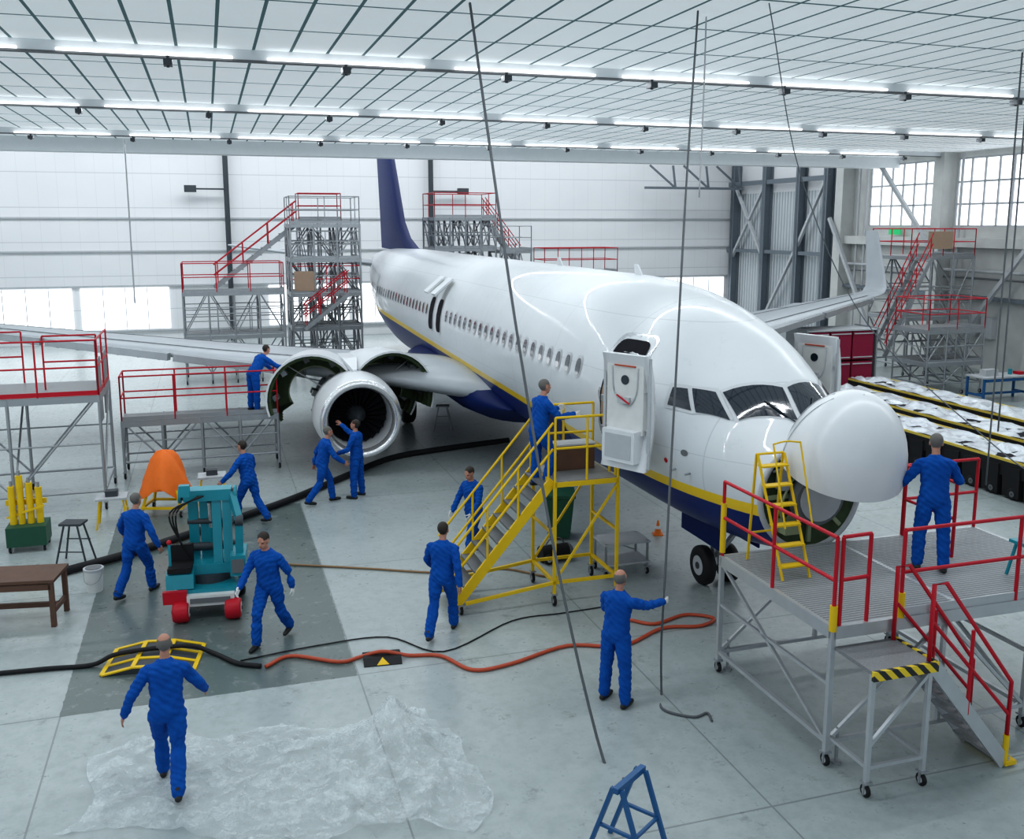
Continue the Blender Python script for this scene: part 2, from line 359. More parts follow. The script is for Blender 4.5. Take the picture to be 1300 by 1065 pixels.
for sd in (-1,1):
    bil((1.99,2.4),(2.32,44),(2.76,39),(2.44,1.9),'glass_dark',.02,side=sd); bil((1.94,0),(2.34,47),(2.82,39),(2.50,0),'grey_rim',.01,side=sd)
    bil((2.40,49),(2.90,60),(3.18,50),(2.84,42),'glass_dark',.02,side=sd); bil((2.37,47),(2.94,62),(3.24,50),(2.86,39),'grey_rim',.01,side=sd)
    bil((2.98,61),(3.42,67),(3.48,57),(3.24,52),'glass_dark',.02,side=sd); bil((2.92,62),(3.48,70),(3.56,56),(3.22,49),'grey_rim',.01,side=sd)
    b.tube([surf(1.97,sd*6,.03),surf(2.15,sd*14,.045),surf(2.32,sd*20,.04)],.012,'dark_steel',6)
    def patch(s,z,rs,rz,off,m,pw=1.0,n=20):
        rr=[]
        for q in (0.02,.35,.7,1):
            ring=[]
            for k in range(n):
                t=2*math.pi*k/n; c,si=math.cos(t),math.sin(t)
                c=math.copysign(abs(c)**pw,c); si=math.copysign(abs(si)**pw,si); ring.append(sidept(s+q*rs*c,z+q*rz*si,sd,off))
            rr.append(ring)
        b.loft(rr,m,False,True,True)
    s=6.3
    while s<31:
        if not (16.9<s<18.9):
            patch(s,3.62,.15,.205,.008,'grey_rim',.8); patch(s,3.62,.105,.155,.014,'glass_dark',.8)
        s+=.508
    patch(4.8,3.33,.54,1.04,.008,'slat_metal',.35,40); patch(4.8,3.33,.45,.94,.016,'interior_dark',.35,40)  # black patch paints the shade inside the open doorway, no hole cut
    patch(4.98,3.0,.2,.55,.022,'tan_panel',.35,24)
    for q in (17.35,18.35):
        patch(q,3.55,.32,.55,.008,'grey_rim',.4,32); patch(q,3.55,.26,.48,.016,'interior_dark',.4,32)  # open exits: interior shade painted as black patches on the skin
    patch(28.9,3.35,.40,.85,.006,'grey_rim',.35,40); patch(28.9,3.35,.38,.83,.012,'fuselage',.35,40)
    patch(8.0,2.0,.6,.42,.006,'navy',.3,32)
    patch(2.9,2.75,.07,.05,.006,'mid_grey'); patch(3.3,2.55,.04,.04,.006,'red_paint')
b.obj('window_and_door_panels',air)
def doorleaf(name,cx,cy,sd,rot):
    b=B(); n=8; rs_o=[];rs_i=[]
    for i in range(n+1):
        z=-.9+1.8*i/n; bow=.16*(1-(z/.9)**2)
        rs_o.append([(-.42+.84*j/6,-bow-.0,z) for j in range(7)]); rs_i.append([(-.42+.84*j/6,-bow+.12,z) for j in range(7)])
    ring=[rs_o[i]+rs_i[i][::-1] for i in range(n+1)]
    b.T=Matrix.Translation((cx,cy,3.33))@Matrix.Rotation(rot,4,'Z')
    b.loft(ring,'white_paint')
    b.box((0,.0,.22),(.70,.14,1.12),'bin_white'); b.box((0,.10,-.52),(.62,.26,.5),'white_paint'); b.box((0,.235,-.52),(.5,.01,.38),'light_grey'); b.box((0,.09,.18),(.22,.05,.1),'light_grey'); b.cyl((-.12,.12,.14),(.12,.12,.26),.014,'red_paint')
    b.cyl((0,.06,.5),(0,.08,.5),.075,'glass_dark',n=16); b.beam((-.2,.08,.72),(.2,.08,.72),.03,.02,'orange_hose')
    b.tube([(-.25,.08,.7),(-.22,.08,.3),(-.05,.09,.1),(.2,.08,.3),(.25,.08,.7)],.012,'light_grey',6)
    for z in (-.8,-.25,.35,.82): b.beam((-.42,.0,z),(.42,.0,z),.05,.03,'light_grey')
    for x in (-.43,.43): b.beam((x,.02,-.86),(x,.02,.86),.03,.05,'light_grey')
    b.beam((.42,-.05,.1),(.70,-.25,.1),.06,.1,'galv'); b.beam((.42,-.05,-.4),(.70,-.25,-.4),.06,.1,'galv')
    b.obj(name,air)
doorleaf('service_door',-2.10,3.50,-1,math.radians(118))
doorleaf('entry_door',2.2,4.8,1,math.radians(-118+180+50))
b=B()
for q in (17.35,18.35):
    b.T=Matrix.Translation((-1.95,q,4.1))@Matrix.Rotation(math.radians(50),4,'Y')
    b.box((-.1,0,.35),(.06,.52,.7),'white_paint'); b.box((-.06,0,.35),(.03,.4,.6),'primer_pale')
b.T=None; b.obj('overwing_hatches',air)
def wing(sd,name):
    b=B(); secs=[]
    def sec(l,le,te,z,th,tilt=0):
        c=te-le; r=[]; N=14
        xs=[.5*(1-math.cos(math.pi*i/N)) for i in range(N+1)]
        up=[(x,th*(1.48*math.sqrt(x)-.63*x-1.76*x*x+1.42*x**3-.51*x**4)*c*1.05) for x in xs]
        for x,y in up: r.append((sd*(l-y*math.sin(tilt)),le+x*c,z+y*math.cos(tilt)))
        for x,y in up[-2:0:-1]: r.append((sd*(l+y*.7*math.sin(tilt)),le+x*c,z-y*.7*math.cos(tilt)))
        return r
    def le(l): return 13.7+(l-1.88)*.53
    def te(l): return 20.9 if l<5.6 else 20.9+(l-5.6)*.205
    def zz(l): return 1.95+(l-1.88)*.098
    for l in (.6,1.88,3.5,4.8,5.6,8,11,14,16.2,17.0): secs.append(sec(l,le(l)-(0.9*(2.2-l) if l<2.2 else 0),te(l),zz(l),.13 if l<6 else .11))
    z0=zz(17.0)
    for (dl,dz,tl) in ((.25,.06,.4),(.45,.25,.9),(.55,.6,1.25),(.75,1.5,1.35),(.95,2.5,1.35)):
        L=le(17.0)+.1+dz*.62; T=te(17.0)+dz*.36-.02
        secs.append(sec(17.0+dl,L,T,z0+dz,.09,tl))
    b.loft(secs,'wing_grey')
    for l0,l1 in ((5.9,9.2),(9.35,12.6),(12.75,16)):
        b.beam((sd*l0,le(l0)-.10,zz(l0)-.05),(sd*l1,le(l1)-.10,zz(l1)-.05),.18,.20,'slat_metal')
        for k in range(6):
            l=l0+(l1-l0)*(k+.5)/6; b.beam((sd*l,le(l)-.12,zz(l)-.12),(sd*l,le(l)+.3,zz(l)-.18),.05,.1,'dark_steel')
    for l in (3.6,7.4,11,14): 
        b.loft([[(sd*l+.16*k*math.cos(t),te(l)-1.5+yy,zz(l)-.12+.2*k*math.sin(t)-.05) for t in [i*math.pi/5 for i in range(10)]] for yy,k in ((0,.1),(.5,.8),(1.2,1),(1.9,.7),(2.5,.08))],'wing_grey')
    for l0,l1 in ((2.2,5.4),(5.8,11.5)):
        for k in range(2): 
            b.beam((sd*l0,te(l0)+.12+.3*k,zz(l0)-.12-.2*k),(sd*l1,te(l1)+.12+.3*k,zz(l1)-.12-.2*k),.4,.05,'wing_grey')
    def topz(l,fr):
        c=te(l)-le(l); th=.13 if l<6 else .11; x=fr
        return zz(l)+th*(1.48*math.sqrt(x)-.63*x-1.76*x*x+1.42*x**3-.51*x**4)*c*1.05+.012
    for fr in (.13,.62):
        for l0,l1 in ((2.2,5.5),(5.6,8),(8,11),(11,14),(14,16.2)):
            b.beam((sd*l0,le(l0)+fr*(te(l0)-le(l0)),topz(l0,fr)),(sd*l1,le(l1)+fr*(te(l1)-le(l1)),topz(l1,fr)),.04,.01,'mid_grey')
    for l in (4,6.5,8.5,10.5,12.5,14.5):
        b.beam((sd*l,le(l)+.62*(te(l)-le(l)),topz(l,.62)),(sd*l,le(l)+.97*(te(l)-le(l)),topz(l,.97)),.03,.01,'mid_grey')
    b.obj(name,air)
wing(-1,'wing_starboard'); wing(1,'wing_port')
b=B(); rings=[]
for s,k in ((11.8,.05),(12.5,.45),(13.5,.85),(15,1),(20,1),(21.5,.85),(23,.4),(23.8,.05)):
    rings.append([(2.12*math.cos(t)*(k*.35+.65),s,1.75+(.85*k)*math.sin(t)) for t in [2*math.pi*i/32 for i in range(32)]])
b.loft(rings,'navy'); b.obj('belly_fairing',air)
b=B()
def foil(le,te,z,th,axis='v',l=0):
    c=te-le; N=10; xs=[.5*(1-math.cos(math.pi*i/N)) for i in range(N+1)]; r=[]
    pr=[(x,th*(1.48*math.sqrt(x)-.63*x-1.76*x*x+1.42*x**3-.51*x**4)*c) for x in xs]
    for x,y in pr: r.append((y,le+x*c,z) if axis=='v' else (l,le+x*c,z+y))
    for x,y in pr[-2:0:-1]: r.append((-y,le+x*c,z) if axis=='v' else (l,le+x*c,z-y))
    return r
b.loft([foil(28.2,37.5,5.05,.05),foil(30.6,37.6,5.6,.07),foil(31.9,37.7,6.3,.09),foil(36.2,38.9,12.1,.09),foil(36.6,38.95,12.3,.05)],'navy'); b.obj('tail_fin',air)
for sd,nm in ((-1,'stabiliser_starboard'),(1,'stabiliser_port')):
    b=B(); b.loft([foil(33.6,37.7,4.35,.09,'h',sd*.5),foil(34,37.8,4.42,.09,'h',sd*1.2),foil(37.6,39.0,5.2,.08,'h',sd*7.1),foil(37.9,39.0,5.21,.05,'h',sd*7.25)],'wing_grey'); b.obj(nm,air)
b=B(); zc=2.32
def nr(dy,q): return [(surf(BY,360*k/48)[0]*q,BY+dy,zc+(surf(BY,360*k/48)[2]-zc)*q) for k in range(48)]
b.loft([nr(0,1.004),nr(-.05,1.004),nr(-.06,.93),nr(-.03,.91)],'light_grey',False); b.loft([nr(-.03,.92),nr(-.01,.9),nr(-.012,.02)],'primer_green',False)
for k in range(8):
    t=math.pi*k/4; b.beam((0,BY-.03,zc),(.74*math.cos(t),BY-.03,zc+.72*math.sin(t)),.05,.06,'primer_pale')
b.cyl((0,BY-.08,zc),(0,BY-.28,zc-.02),.40,'mid_grey',n=24); b.cyl((0,BY-.28,zc),(0,BY-.30,zc),.34,'light_grey',n=24); b.cyl((0,BY-.01,zc),(0,BY-.2,zc),.15,'dark_steel'); b.box((.3,BY-.15,2.8),(.2,.2,.14),'dark_steel'); b.box((-.4,BY-.13,1.9),(.25,.2,.2),'primer_pale'); b.box((-.52,BY-.1,2.6),(.14,.15,.3),'galv')
b.tube([(-.5,BY-.1,2.0),(-.6,BY-.2,2.2),(-.45,BY-.15,2.5),(-.2,BY-.12,2.8)],.02,'primer_pale')
b.obj('nose_bulkhead',air)
b=B(); hz=3.16; hy=BY-.08
b.T=Matrix.Translation((-.10,hy,hz))@Matrix.Rotation(math.radians(-71),4,'X')@Matrix.Translation((0,-hy,-hz))
def rr(t,q=1):
    k=(1-t**2.0)**.5 if t<1 else .01; k=max(k,.01)*q
    return [(.83*k*math.cos(a),hy-1.16*t,2.36+.79*k*math.sin(a)) for a in [2*math.pi*i/48 for i in range(48)]]
ts=[0,.1,.2,.3,.4,.5,.6,.7,.8,.87,.93,.97,.99,1]
b.loft([rr(t) for t in ts],'white_paint',False); b.loft([rr(0),rr(0,.95)],'light_grey',False); b.loft([rr(t*.96,.95) for t in ts],'primer_pale',False)
for k in range(6):
    a=math.radians(25+k*26); b.tube([(x*.84*1.0*math.cos(a),hy-1.16*t,2.36+.80*math.sin(a)*x) for t,x in [(q,(1-q*q)**.5) for q in (.02,.3,.55,.75,.9)]],.006,'light_grey',5)
b.T=None
for x in (-.35,.35): b.beam((x,BY+.05,3.08),(x,BY-.15,3.22),.05,.05,'galv'); b.cyl((x*1.8,BY-.03,2.7),(x*1.8,1.0,2.98),.02,'galv')
b.obj('radome',air)
def engine(sd,name):
    b=B(); cx,cz=sd*4.83,1.47
    def ring(y,r,n=40,sq=.0,dz=0): return [(cx+r*math.cos(t),y,cz+dz+(r*math.sin(t))*(1 if math.sin(t)>0 else .95)) for t in [2*math.pi*i/n for i in range(n)]]
    b.loft([ring(13.15,.78),ring(13.0,.82),ring(12.93,.88),ring(12.95,.96),ring(13.05,1.0)],'lip_metal',False)
    b.loft([ring(13.05,1.0),ring(13.4,1.06),ring(13.9,1.08),ring(14.15,1.08),ring(14.15,1.0),ring(14.15,.7)],'white_paint',False)
    b.loft([ring(13.15,.78),ring(13.5,.77),ring(14.2,.78)],'light_grey',False)
    b.cyl((cx,13.95,cz),(cx,14.2,cz),.77,'interior_dark',n=40)
    b.loft([ring(13.45,.02),ring(13.5,.08),ring(13.65,.18),ring(13.9,.26)],'dark_steel')
    for k in range(24):
        t=2*math.pi*k/24; c,s=math.cos(t),math.sin(t); c2,s2=math.cos(t+.16),math.sin(t+.16)
        b.add([(cx+.24*c,13.72,cz+.24*s),(cx+.76*c,13.78,cz+.74*s),(cx+.76*c2,13.92,cz+.74*s2),(cx+.24*c2,13.9,cz+.24*s2)],[(0,1,2,3)],'fan_blade')
    b.loft([ring(14.15,.95),ring(14.5,.93),ring(14.6,.75),ring(15.4,.62),ring(16.2,.66),ring(16.9,.6),ring(17.6,.42)],'dark_steel')
    b.loft([ring(17.3,.36),ring(17.7,.3),ring(18.3,.05)],'galv')
    for y in (14.35,14.7,15.1,15.6,16.1,16.5): b.loft([ring(y,.93 if y<14.5 else .74),ring(y+.06,.95 if y<14.5 else .76)],'galv')
    for k in range(18):
        t=k*.7; b.tube([(cx+.97*math.cos(t),14.3,cz+.97*math.sin(t)),(cx+.8*math.cos(t+.2),14.9,cz+.8*math.sin(t+.2)),(cx+.72*math.cos(t-.1),15.8,cz+.72*math.sin(t-.1)),(cx+.7*math.cos(t+.1),16.7,cz+.7*math.sin(t+.1))],.025,random.choice(['galv','primer_green','alum','orange_hose']),n=6)
        b.box((cx+.86*math.cos(t),14.7+(k%5)*.35,cz+.8*math.sin(t)),(.16,.2,.14),random.choice(['galv','dark_steel','mid_grey']),ry=-t)
    b.loft([[(cx-.18*k,y,z0),(cx+.18*k,y,z0),(cx+.18*k,y,z1),(cx-.18*k,y,z1)] for y,k,z0,z1 in ((13.9,.3,2.35,2.6),(14.8,1,2.2,2.78),(16,1,2.0,2.75),(18,.8,1.9,2.3))],'white_paint',True,False)
    for s2 in (-1,1):
        for (y0,y1,ang,R,fl) in ((14.2,15.45,60,1.18,10),(15.6,17.0,46,1.14,4)):
            T=Matrix.Translation((cx+s2*.22,y0,cz+1.02))@Matrix.Rotation(math.radians(fl*s2),4,'Z')@Matrix.Rotation(math.radians(-ang*s2),4,'Y')@Matrix.Translation((-cx-s2*.2,-y0,-cz-1.05)); b.T=T
            def arc(y,r): return [(cx+s2*r*math.sin(a),y,cz+r*math.cos(a)) for a in [math.radians(10+160*i/16) for i in range(17)]]
            o0,o1,i0,i1=arc(y0,R),arc(y1,R-.03),arc(y0,R-.05),arc(y1,R-.08)
            b.loft([o0,o1],'white_paint',False,True,False); b.loft([i0,i1],'primer_green',False,True,False)
            b.loft([o0,i0],'white_paint',False,False,False); b.loft([o1,i1],'white_paint',False,False,False)
            b.loft([arc(y1-.06,R-.06),arc(y1-.06,R-.46)],'primer_green',False,False,False)
            b.loft([arc(y1-.07,R-.46),arc(y1-.07,R-.49)],'primer_pale',False,False,False)
            for yy in np.linspace(y0+.1,y1-.2,4):
                b.loft([arc(yy-.02,R-.06),arc(yy-.02,R-.13),arc(yy+.02,R-.13),arc(yy+.02,R-.06)],'primer_green',False,False,False)
            for i in (2,6,10,14):
                p,q=arc(y0+.05,R-.09)[i],arc(y1-.08,R-.11)[i]; b.beam(p,q,.05,.05,'dark_steel')
                q2=arc((y0+y1)/2,R-.2)[i]; b.box(q2,(.14,.3,.14),random.choice(['dark_steel','mid_grey','galv']))
            b.T=None
            tip=T@Vector(arc((y0+y1)/2,R-.1)[9]); b.cyl((cx+s2*.6,(y0+y1)/2,cz+.5),tip,.018,'galv',n=6)
    b.obj(name,air)
engine(-1,'engine_starboard'); engine(1,'engine_port')
b=B()
b.cyl((0,4.3,.34),(0,4.5,1.5),.07,'alum'); b.cyl((0,4.42,.9),(0,4.5,1.5),.1,'white_paint'); b.cyl((-.3,4.3,.345),(.3,4.3,.345),.05,'galv')
for x in (-.24,.24): b.wheel((x,4.3,.345),(1,0,0),.345,.2)
b.beam((0,4.25,.5),(0,3.4,1.4),.07,.07,'alum')
for x in (-.35,.35): b.bb(x-.015,x+.015,3.5,4.9,.85,1.5,'navy')
for sd in (-1,1):
    c=sd*2.86
    b.cyl((c,19.4,.56),(c,19.4,1.9),.12,'alum'); b.cyl((c,19.4,1.1),(c-sd*.9,19.4,1.8),.07,'alum'); b.cyl((c-.5,19.4,.565),(c+.5,19.4,.565),.07,'galv')
    for x in (-.43,.43): b.wheel((c+x,19.4,.565),(1,0,0),.565,.4)
b.obj('landing_gear',air)
b=B()
for s,z in ((7.5,5.2),(12,5.2)): b.add([(-.015,s,z-.02),(-.015,s+.35,z-.02),(-.015,s+.4,z+.2),(-.015,s+.25,z+.2),(.015,s,z-.02),(.015,s+.35,z-.02),(.015,s+.4,z+.2),(.015,s+.25,z+.2)],[(0,1,2,3),(7,6,5,4),(0,3,7,4),(1,5,6,2),(3,2,6,7)],'white_paint')
for x in (-1,1):
    for s in (2.8,3.1): b.cyl(sidept(s,2.45,x,0),sidept(s-.05,2.45,x,.12),.018,'galv'); 
b.obj('antennas',air)
# ------------------------------------------------------------ nose work platform
b=B(); x0,x1,y0,y1,z=-1.66,2.6,-1.22,1.25,1.7
b.bb(x0,x1,y0,y1,z-.05,z,'grating')
for i in range(43): b.bb(x0+.02,x1-.02,y0+.03+i*.056,y0+.042+i*.056,z,z+.006,'light_grey')
for y in (y0,y1): b.beam((x0,y,z-.07),(x1,y,z-.07),.06,.15,'alum')
for x in (x0,.2,x1): b.beam((x,y0,z-.07),(x,y1,z-.07),.06,.15,'alum')
for x in (x0,1.2):
    for y in (y0,y1):
        b.beam((x,y,.17),(x,y,z),.06,.06,'alum'); b.caster(x,y); b.cyl((x+.15,y,.02),(x+.15,y,.45),.02,'galv'); b.cyl((x+.15,y,0),(x+.15,y,.03),.06,'galv')
for y in (y0,y1):
    b.beam((x0,y,.3),(1.2,y,.3),.05,.05,'alum'); b.beam((x0,y,.3),(-.1,y,z-.1),.04,.04,'alum'); b.beam((1.2,y,.3),(-.1,y,z-.1),.04,.04,'alum'); b.beam((-.1,y,.3),(-.1,y,z-.1),.05,.05,'alum')
for x in (x0,1.2): b.beam((x,y0,.3),(x,y1,.3),.05,.05,'alum'); b.beam((x,y0,.3),(x,y1,z-.1),.04,.04,'alum'); b.beam((x,y1,1.0),(x,y0,1.0),.04,.04,'alum')
R='red_paint'
b.rail((x0,y0,z),(x0,y1,z),R,1.05,.024,1.15); b.rail((-.75,y0,z),(x1,y0,z),R,1.05,.024,1.5,kick='alum'); b.rail((1.3,y1,z),(x1,y1,z),R,1.05,.024); b.rail((1.3,y1-.02,z),(1.3,y1-1.0,z),R,1.05,.024)
b.cyl((x0,y1,z+.05),(x0,y1,z+.75),.04,'yellow_paint'); b.cyl((x0,y0,z-.05),(x0,y0,z+.25),.045,'yellow_paint'); b.cyl((-.75,y0,z),(-.75,y0,z+.3),.045,'yellow_paint')
b.rail((-1.58,y0,z),(-1.2,y0+.02,z),R,1.05,.024,.4)
b.bb(-1.64,-.84,-1.92,-1.25,1.43,1.47,'grating'); b.bb(-1.66,-.82,-1.96,-1.92,1.38,1.49,'hazard'); b.bb(-.84,-.81,-1.94,-1.25,1.38,1.49,'hazard')
for x in (-1.62,-.88): b.beam((x,-1.89,.17),(x,-1.89,1.43),.05,.05,'alum'); b.caster(x,-1.89)
b.beam((-1.62,-1.89,.6),(-.88,-1.89,1.35),.04,.04,'alum'); b.beam((-1.62,-1.89,.35),(-.88,-1.89,.35),.04,.04,'alum')
b.beam((-1.62,-1.89,.35),(-1.62,-1.22,.35),.04,.04,'alum'); b.beam((-.88,-1.89,.35),(-.88,-1.22,.35),.04,.04,'alum')
sx0,sx1=.30,-.81
stairs(b,sx0,.05,sx1,1.4,-1.87,-1.29,6,'alum','grating',None)
for y in (-1.87,-1.29):
    b.tube([(-.88,y,1.45),(-.88,y,2.35),(-.72,y,2.35),(sx0,y,1.05),(sx0,y,.35)],.025,R,smooth=False); b.cyl((-.85,y,1.9),(sx0,y,.65),.022,R); b.cyl((-.3,y,.75),(-.3,y,1.75),.022,R); b.cyl((sx0,y,.05),(sx0,y,.4),.035,'yellow_paint')
b.box((sx0+.06,-1.58,.05),(.16,.66,.05),'yellow_paint')
b.obj('nose_work_platform')
b=B()
for x in (-1.42,-1.02):
    b.beam((x,.15,1.71),(x,.85,3.2),.022,.035,'yellow_paint'); b.beam((x,1.0,1.71),(x,.88,3.2),.022,.03,'yellow_paint')
    b.cyl((x,.15,2.4),(x,.5,3.42),.012,'yellow_paint')
for i in range(6): t=(i+.7)/6.3; b.box((-1.22,.15+.7*t,1.71+1.49*t),(.39,.13,.022),'yellow_paint')
b.cyl((-1.42,.88,3.2),(-1.02,.88,3.2),.016,'yellow_paint'); b.beam((-1.42,.96,2.1),(-1.02,.96,2.1),.022,.022,'yellow_paint')
b.tube([(-1.42,.5,3.42),(-1.22,.52,3.44),(-1.02,.5,3.42)],.012,'yellow_paint')
b.obj('step_ladder')
b=B()
for x,y in ((1.5,-.9),(1.95,-.9),(1.5,-.5),(1.95,-.5)): b.beam((x,y,1.706),(1.72+(x-1.72)*.7,-.7+(y+.7)*.7,2.15),.03,.03,'teal_paint')
b.box((1.72,-.7,2.17),(.45,.4,.04),'teal_paint'); b.beam((1.55,-.86,1.9),(1.9,-.86,1.9),.02,.02,'teal_paint'); b.obj('work_stool')
# ------------------------------------------------------------ yellow mobile stairs
b=B(); Y='yellow_paint'; px0,px1,py0,py1,pz=-3.05,-1.95,4.15,5.25,2.1
b.bb(px0,px1,py0,py1,pz-.05,pz,'grating'); 
for x in (px0,px1):
    for y in (py0,py1): b.beam((x,y,.2),(x,y,pz),.05,.05,Y); b.caster(x,y,0,.09)
for y in (py0,py1):
    b.beam((px0,y,.4),(px1,y,.4),.05,.05,Y); b.beam((px0,y,.4),(px1,y,pz-.1),.035,.035,Y); b.beam((px0,y,pz-.05),(px1,y,pz-.05),.05,.08,Y); b.beam((px0-1.5,y,.22),(px0,y,.4),.05,.05,Y)
for x in (px0,px1): b.beam((x,py0,.4),(x,py1,.4),.05,.05,Y); b.beam((x,py0,pz-.05),(x,py1,pz-.05),.05,.08,Y); b.beam((x,py0,1.2),(x,py1,1.2),.04,.04,Y)
stairs(b,-4.75,.1,px0,pz,py0+.1,py1-.1,9,Y,'mid_grey',Y,.95)
for y in (py0+.1,py1-.1): b.caster(-4.6,y,0,.07)
b.rail((px0,py0,pz),(px1,py0,pz),Y,1.05,.022,.6); b.rail((px0,py1,pz),(px1,py1,pz),Y,1.05,.022,.6)
for y in (py0+.1,py0+.35): b.rail((px1,y,pz),(px1,y+.02,pz),Y,1.05)
b.bb(-2.8,-2.1,4.8,5.1,pz,pz+.42,'wood'); b.bb(-2.82,-2.08,4.78,5.12,pz+.42,pz+.45,'light_grey')
b.obj('mobile_staircase')
# ------------------------------------------------------------ docks
b=B(); scaffold(b,-14.2,-10.6,12.2,14.4,[2.55],2,1,sides='flr',rh=1.2,kick='red_paint'); b.bb(-10.64,-10.60,12.3,13.0,1.9,3.3,'grating'); b.bb(-10.64,-10.60,13.6,14.3,1.9,3.3,'grating')
stairs(b,-15.9,.2,-14.2,2.55,12.6,13.4,8,'galv','grating','red_paint'); b.rail((-14.2,14.4,2.55),(-12.4,14.4,2.55),'red_paint',1.2)
b.rail((-13.0,12.25,2.55),(-13.0,14.3,2.55),'red_paint',1.2); b.rail((-11.8,13.3,2.55),(-10.7,13.3,2.55),'red_paint',1.2); b.obj('wing_access_platform')
b=B(); scaffold(b,-10.4,-6.7,14.75,15.75,[1.45],4,1,sides='flb'); b.obj('engine_access_platform')
b=B(); scaffold(b,-9.2,-5.4,29.0,31.0,[1.9,3.6],4,1,rails=[0,1]); stairs(b,-8,3.6,-4.6,6.2,31.2,31.9,9,'galv','grating','red_paint'); b.obj('tail_dock_scaffold')
b=B(); scaffold(b,-5.0,-2.2,30.0,32.4,[2.0,3.4,4.8,6.2],3,2,r=.045,rails=[0,1,0,0]); scaffold(b,-4.4,-2.6,32.6,33.8,[6.4],2,1); stairs(b,-4.6,2.0,-2.8,3.4,29.2,29.9,6,'galv','grating','red_paint'); b.bb(-4.9,-4.1,29.95,29.98,3.5,4.3,'tan_panel'); b.obj('tail_dock_scaffold')
b=B(); scaffold(b,1.7,4.6,33.2,35.6,[3.0,5.1,6.5],4,2,r=.045,rails=[0,0,1]); scaffold(b,4.7,6.2,32.8,34.6,[3.0,5.0],2,1,r=.045,rails=[0,0]); scaffold(b,6.4,10.0,31.5,33,[2.6,4.0],2,1)
stairs(b,6.4,4.2,4.6,6.5,35.0,35.6,8,'galv','grating','red_paint'); b.obj('tail_dock_scaffold')
b=B(); scaffold(b,19.0,22.2,22.6,25.0,[2.4,4.9],3,1,r=.045,rails=[0,1]); stairs(b,17.2,1.0,19.2,4.9,21.6,22.4,10,'galv','grating','red_paint'); b.bb(19.6,20.8,22.3,22.35,5.2,5.9,'tan_panel'); b.obj('wingtip_dock_scaffold')
b=B(); scaffold(b,16.5,19.0,18.4,20.2,[1.2,2.4],3,1,rails=[0,1]); b.obj('wing_work_platform')
for (xx,ya,yb) in ((9.0,4.5,12.5),(10.9,5,16.5),(12.9,8,18)):
    b=B(); n=int((yb-ya)*8); rings=[]
    for i in range(n+1):
        y=ya+(yb-ya)*i/n; r=[]
        for k in range(16):
            t=k/15; e=mnoise.turbulence(Vector((xx+t*1.25,y,0))*2.2,4,False); r.append((xx+1.25*t,y+random.uniform(-.02,.02),.90+.16*e*math.sin(math.pi*t)**.5+.03*math.sin(i*.5)))
        rings.append(r)
    b.loft(rings,'foil',False,True,False)
    for x in (xx-.02,xx+1.25): b.bb(x,x+.03,ya,yb,.84,.90,'yellow_edge'); b.bb(x+.0,x+.02,ya,yb,.5,.84,'black_rubber')
    b.bb(xx,xx+1.27,ya,ya+.03,.84,.90,'yellow_edge'); b.bb(xx,xx+1.27,ya,ya+.03,.5,.84,'black_rubber'); b.bb(xx+.05,xx+1.2,ya+.05,yb-.05,.5,.86,'interior_dark')
    y=ya+.2
    while y<yb:
        for x in (xx+.12,xx+1.12): b.beam((x,y,.0),(x,y+.1,.55),.05,.05,'black_rubber'); b.beam((x,y+.45,.0),(x,y,.5),.04,.04,'black_rubber')
        b.loft([[(xx-.06,y,.05),(xx-.03,y+.5,.05),(xx-.03,y+.55,.7),(xx-.06,y+.02,.75)],[(xx+.1,y,.05),(xx+.1,y+.5,.05),(xx+.1,y+.5,.8),(xx+.1,y,.8)]],'black_rubber',True,False)
        b.beam((xx+.12,y,.3),(xx+1.12,y,.3),.05,.05,'black_rubber'); b.wheel((xx-.02,y+.2,.14),(1,0,0),.14,.07,mr='mid_grey',n=12); y+=.62
    b.obj('wrapped_seat_row')
b=B()
for k in range(3):
    x=12.0+k*.95
    for z in (.25,1.35): b.bb(x,x+.88,19.2,20.4,z,z+1.02,'maroon'); b.bb(x+.03,x+.85,19.17,19.2,z+.06,z+.1,'light_grey'); b.bb(x+.03,x+.85,19.17,19.2,z+.92,z+.96,'light_grey')
for x in (11.95,14.9): b.bb(x-.03,x+.03,19.15,20.45,0,2.5,'galv')
b.bb(11.9,14.9,19.15,20.45,2.4,2.45,'light_grey'); b.bb(11.9,14.9,19.15,20.45,.15,.22,'galv'); b.obj('storage_rack')
def bench(name,x,y,w,d,h,top,leg,items=True,rz=0):
    b=B(); b.bb(-w/2,w/2,-d/2,d/2,h-.05,h,top)
    for i in (-1,1):
        for j in (-1,1): b.beam((i*(w/2-.06),j*(d/2-.06),0),(i*(w/2-.06),j*(d/2-.06),h-.05),.07,.07,leg)
        b.beam((i*(w/2-.06),-d/2+.06,.25),(i*(w/2-.06),d/2-.06,.25),.05,.08,leg)
    b.beam((-w/2+.06,0,.25),(w/2-.06,0,.25),.05,.08,leg); b.beam((-w/2+.06,-d/2+.04,h-.12),(w/2-.06,-d/2+.04,h-.12),.03,.1,leg)
    if items: 
        b.bb(-w*.35,-w*.1,-.15,.15,h,h+.22,'light_grey'); b.cyl((w*.2,0,h),(w*.2,0,h+.2),.07,'teal_paint'); b.bb(w*.3,w*.42,-.2,.1,h,h+.1,'red_paint')
    return b.obj(name,loc=(x,y,0),rz=rz)
bench('wooden_workbench',-7.75,14.35,1.25,.75,.78,'wood','wood',False,math.radians(8))
for (x,y) in ((20.5,13),(21.5,16.5),(18.5,17)):
    X,Y_,_=LW(x,y); bench('tool_workbench',X,Y_,2.2,.9,.9,'light_grey','blue_steel',True,RA)
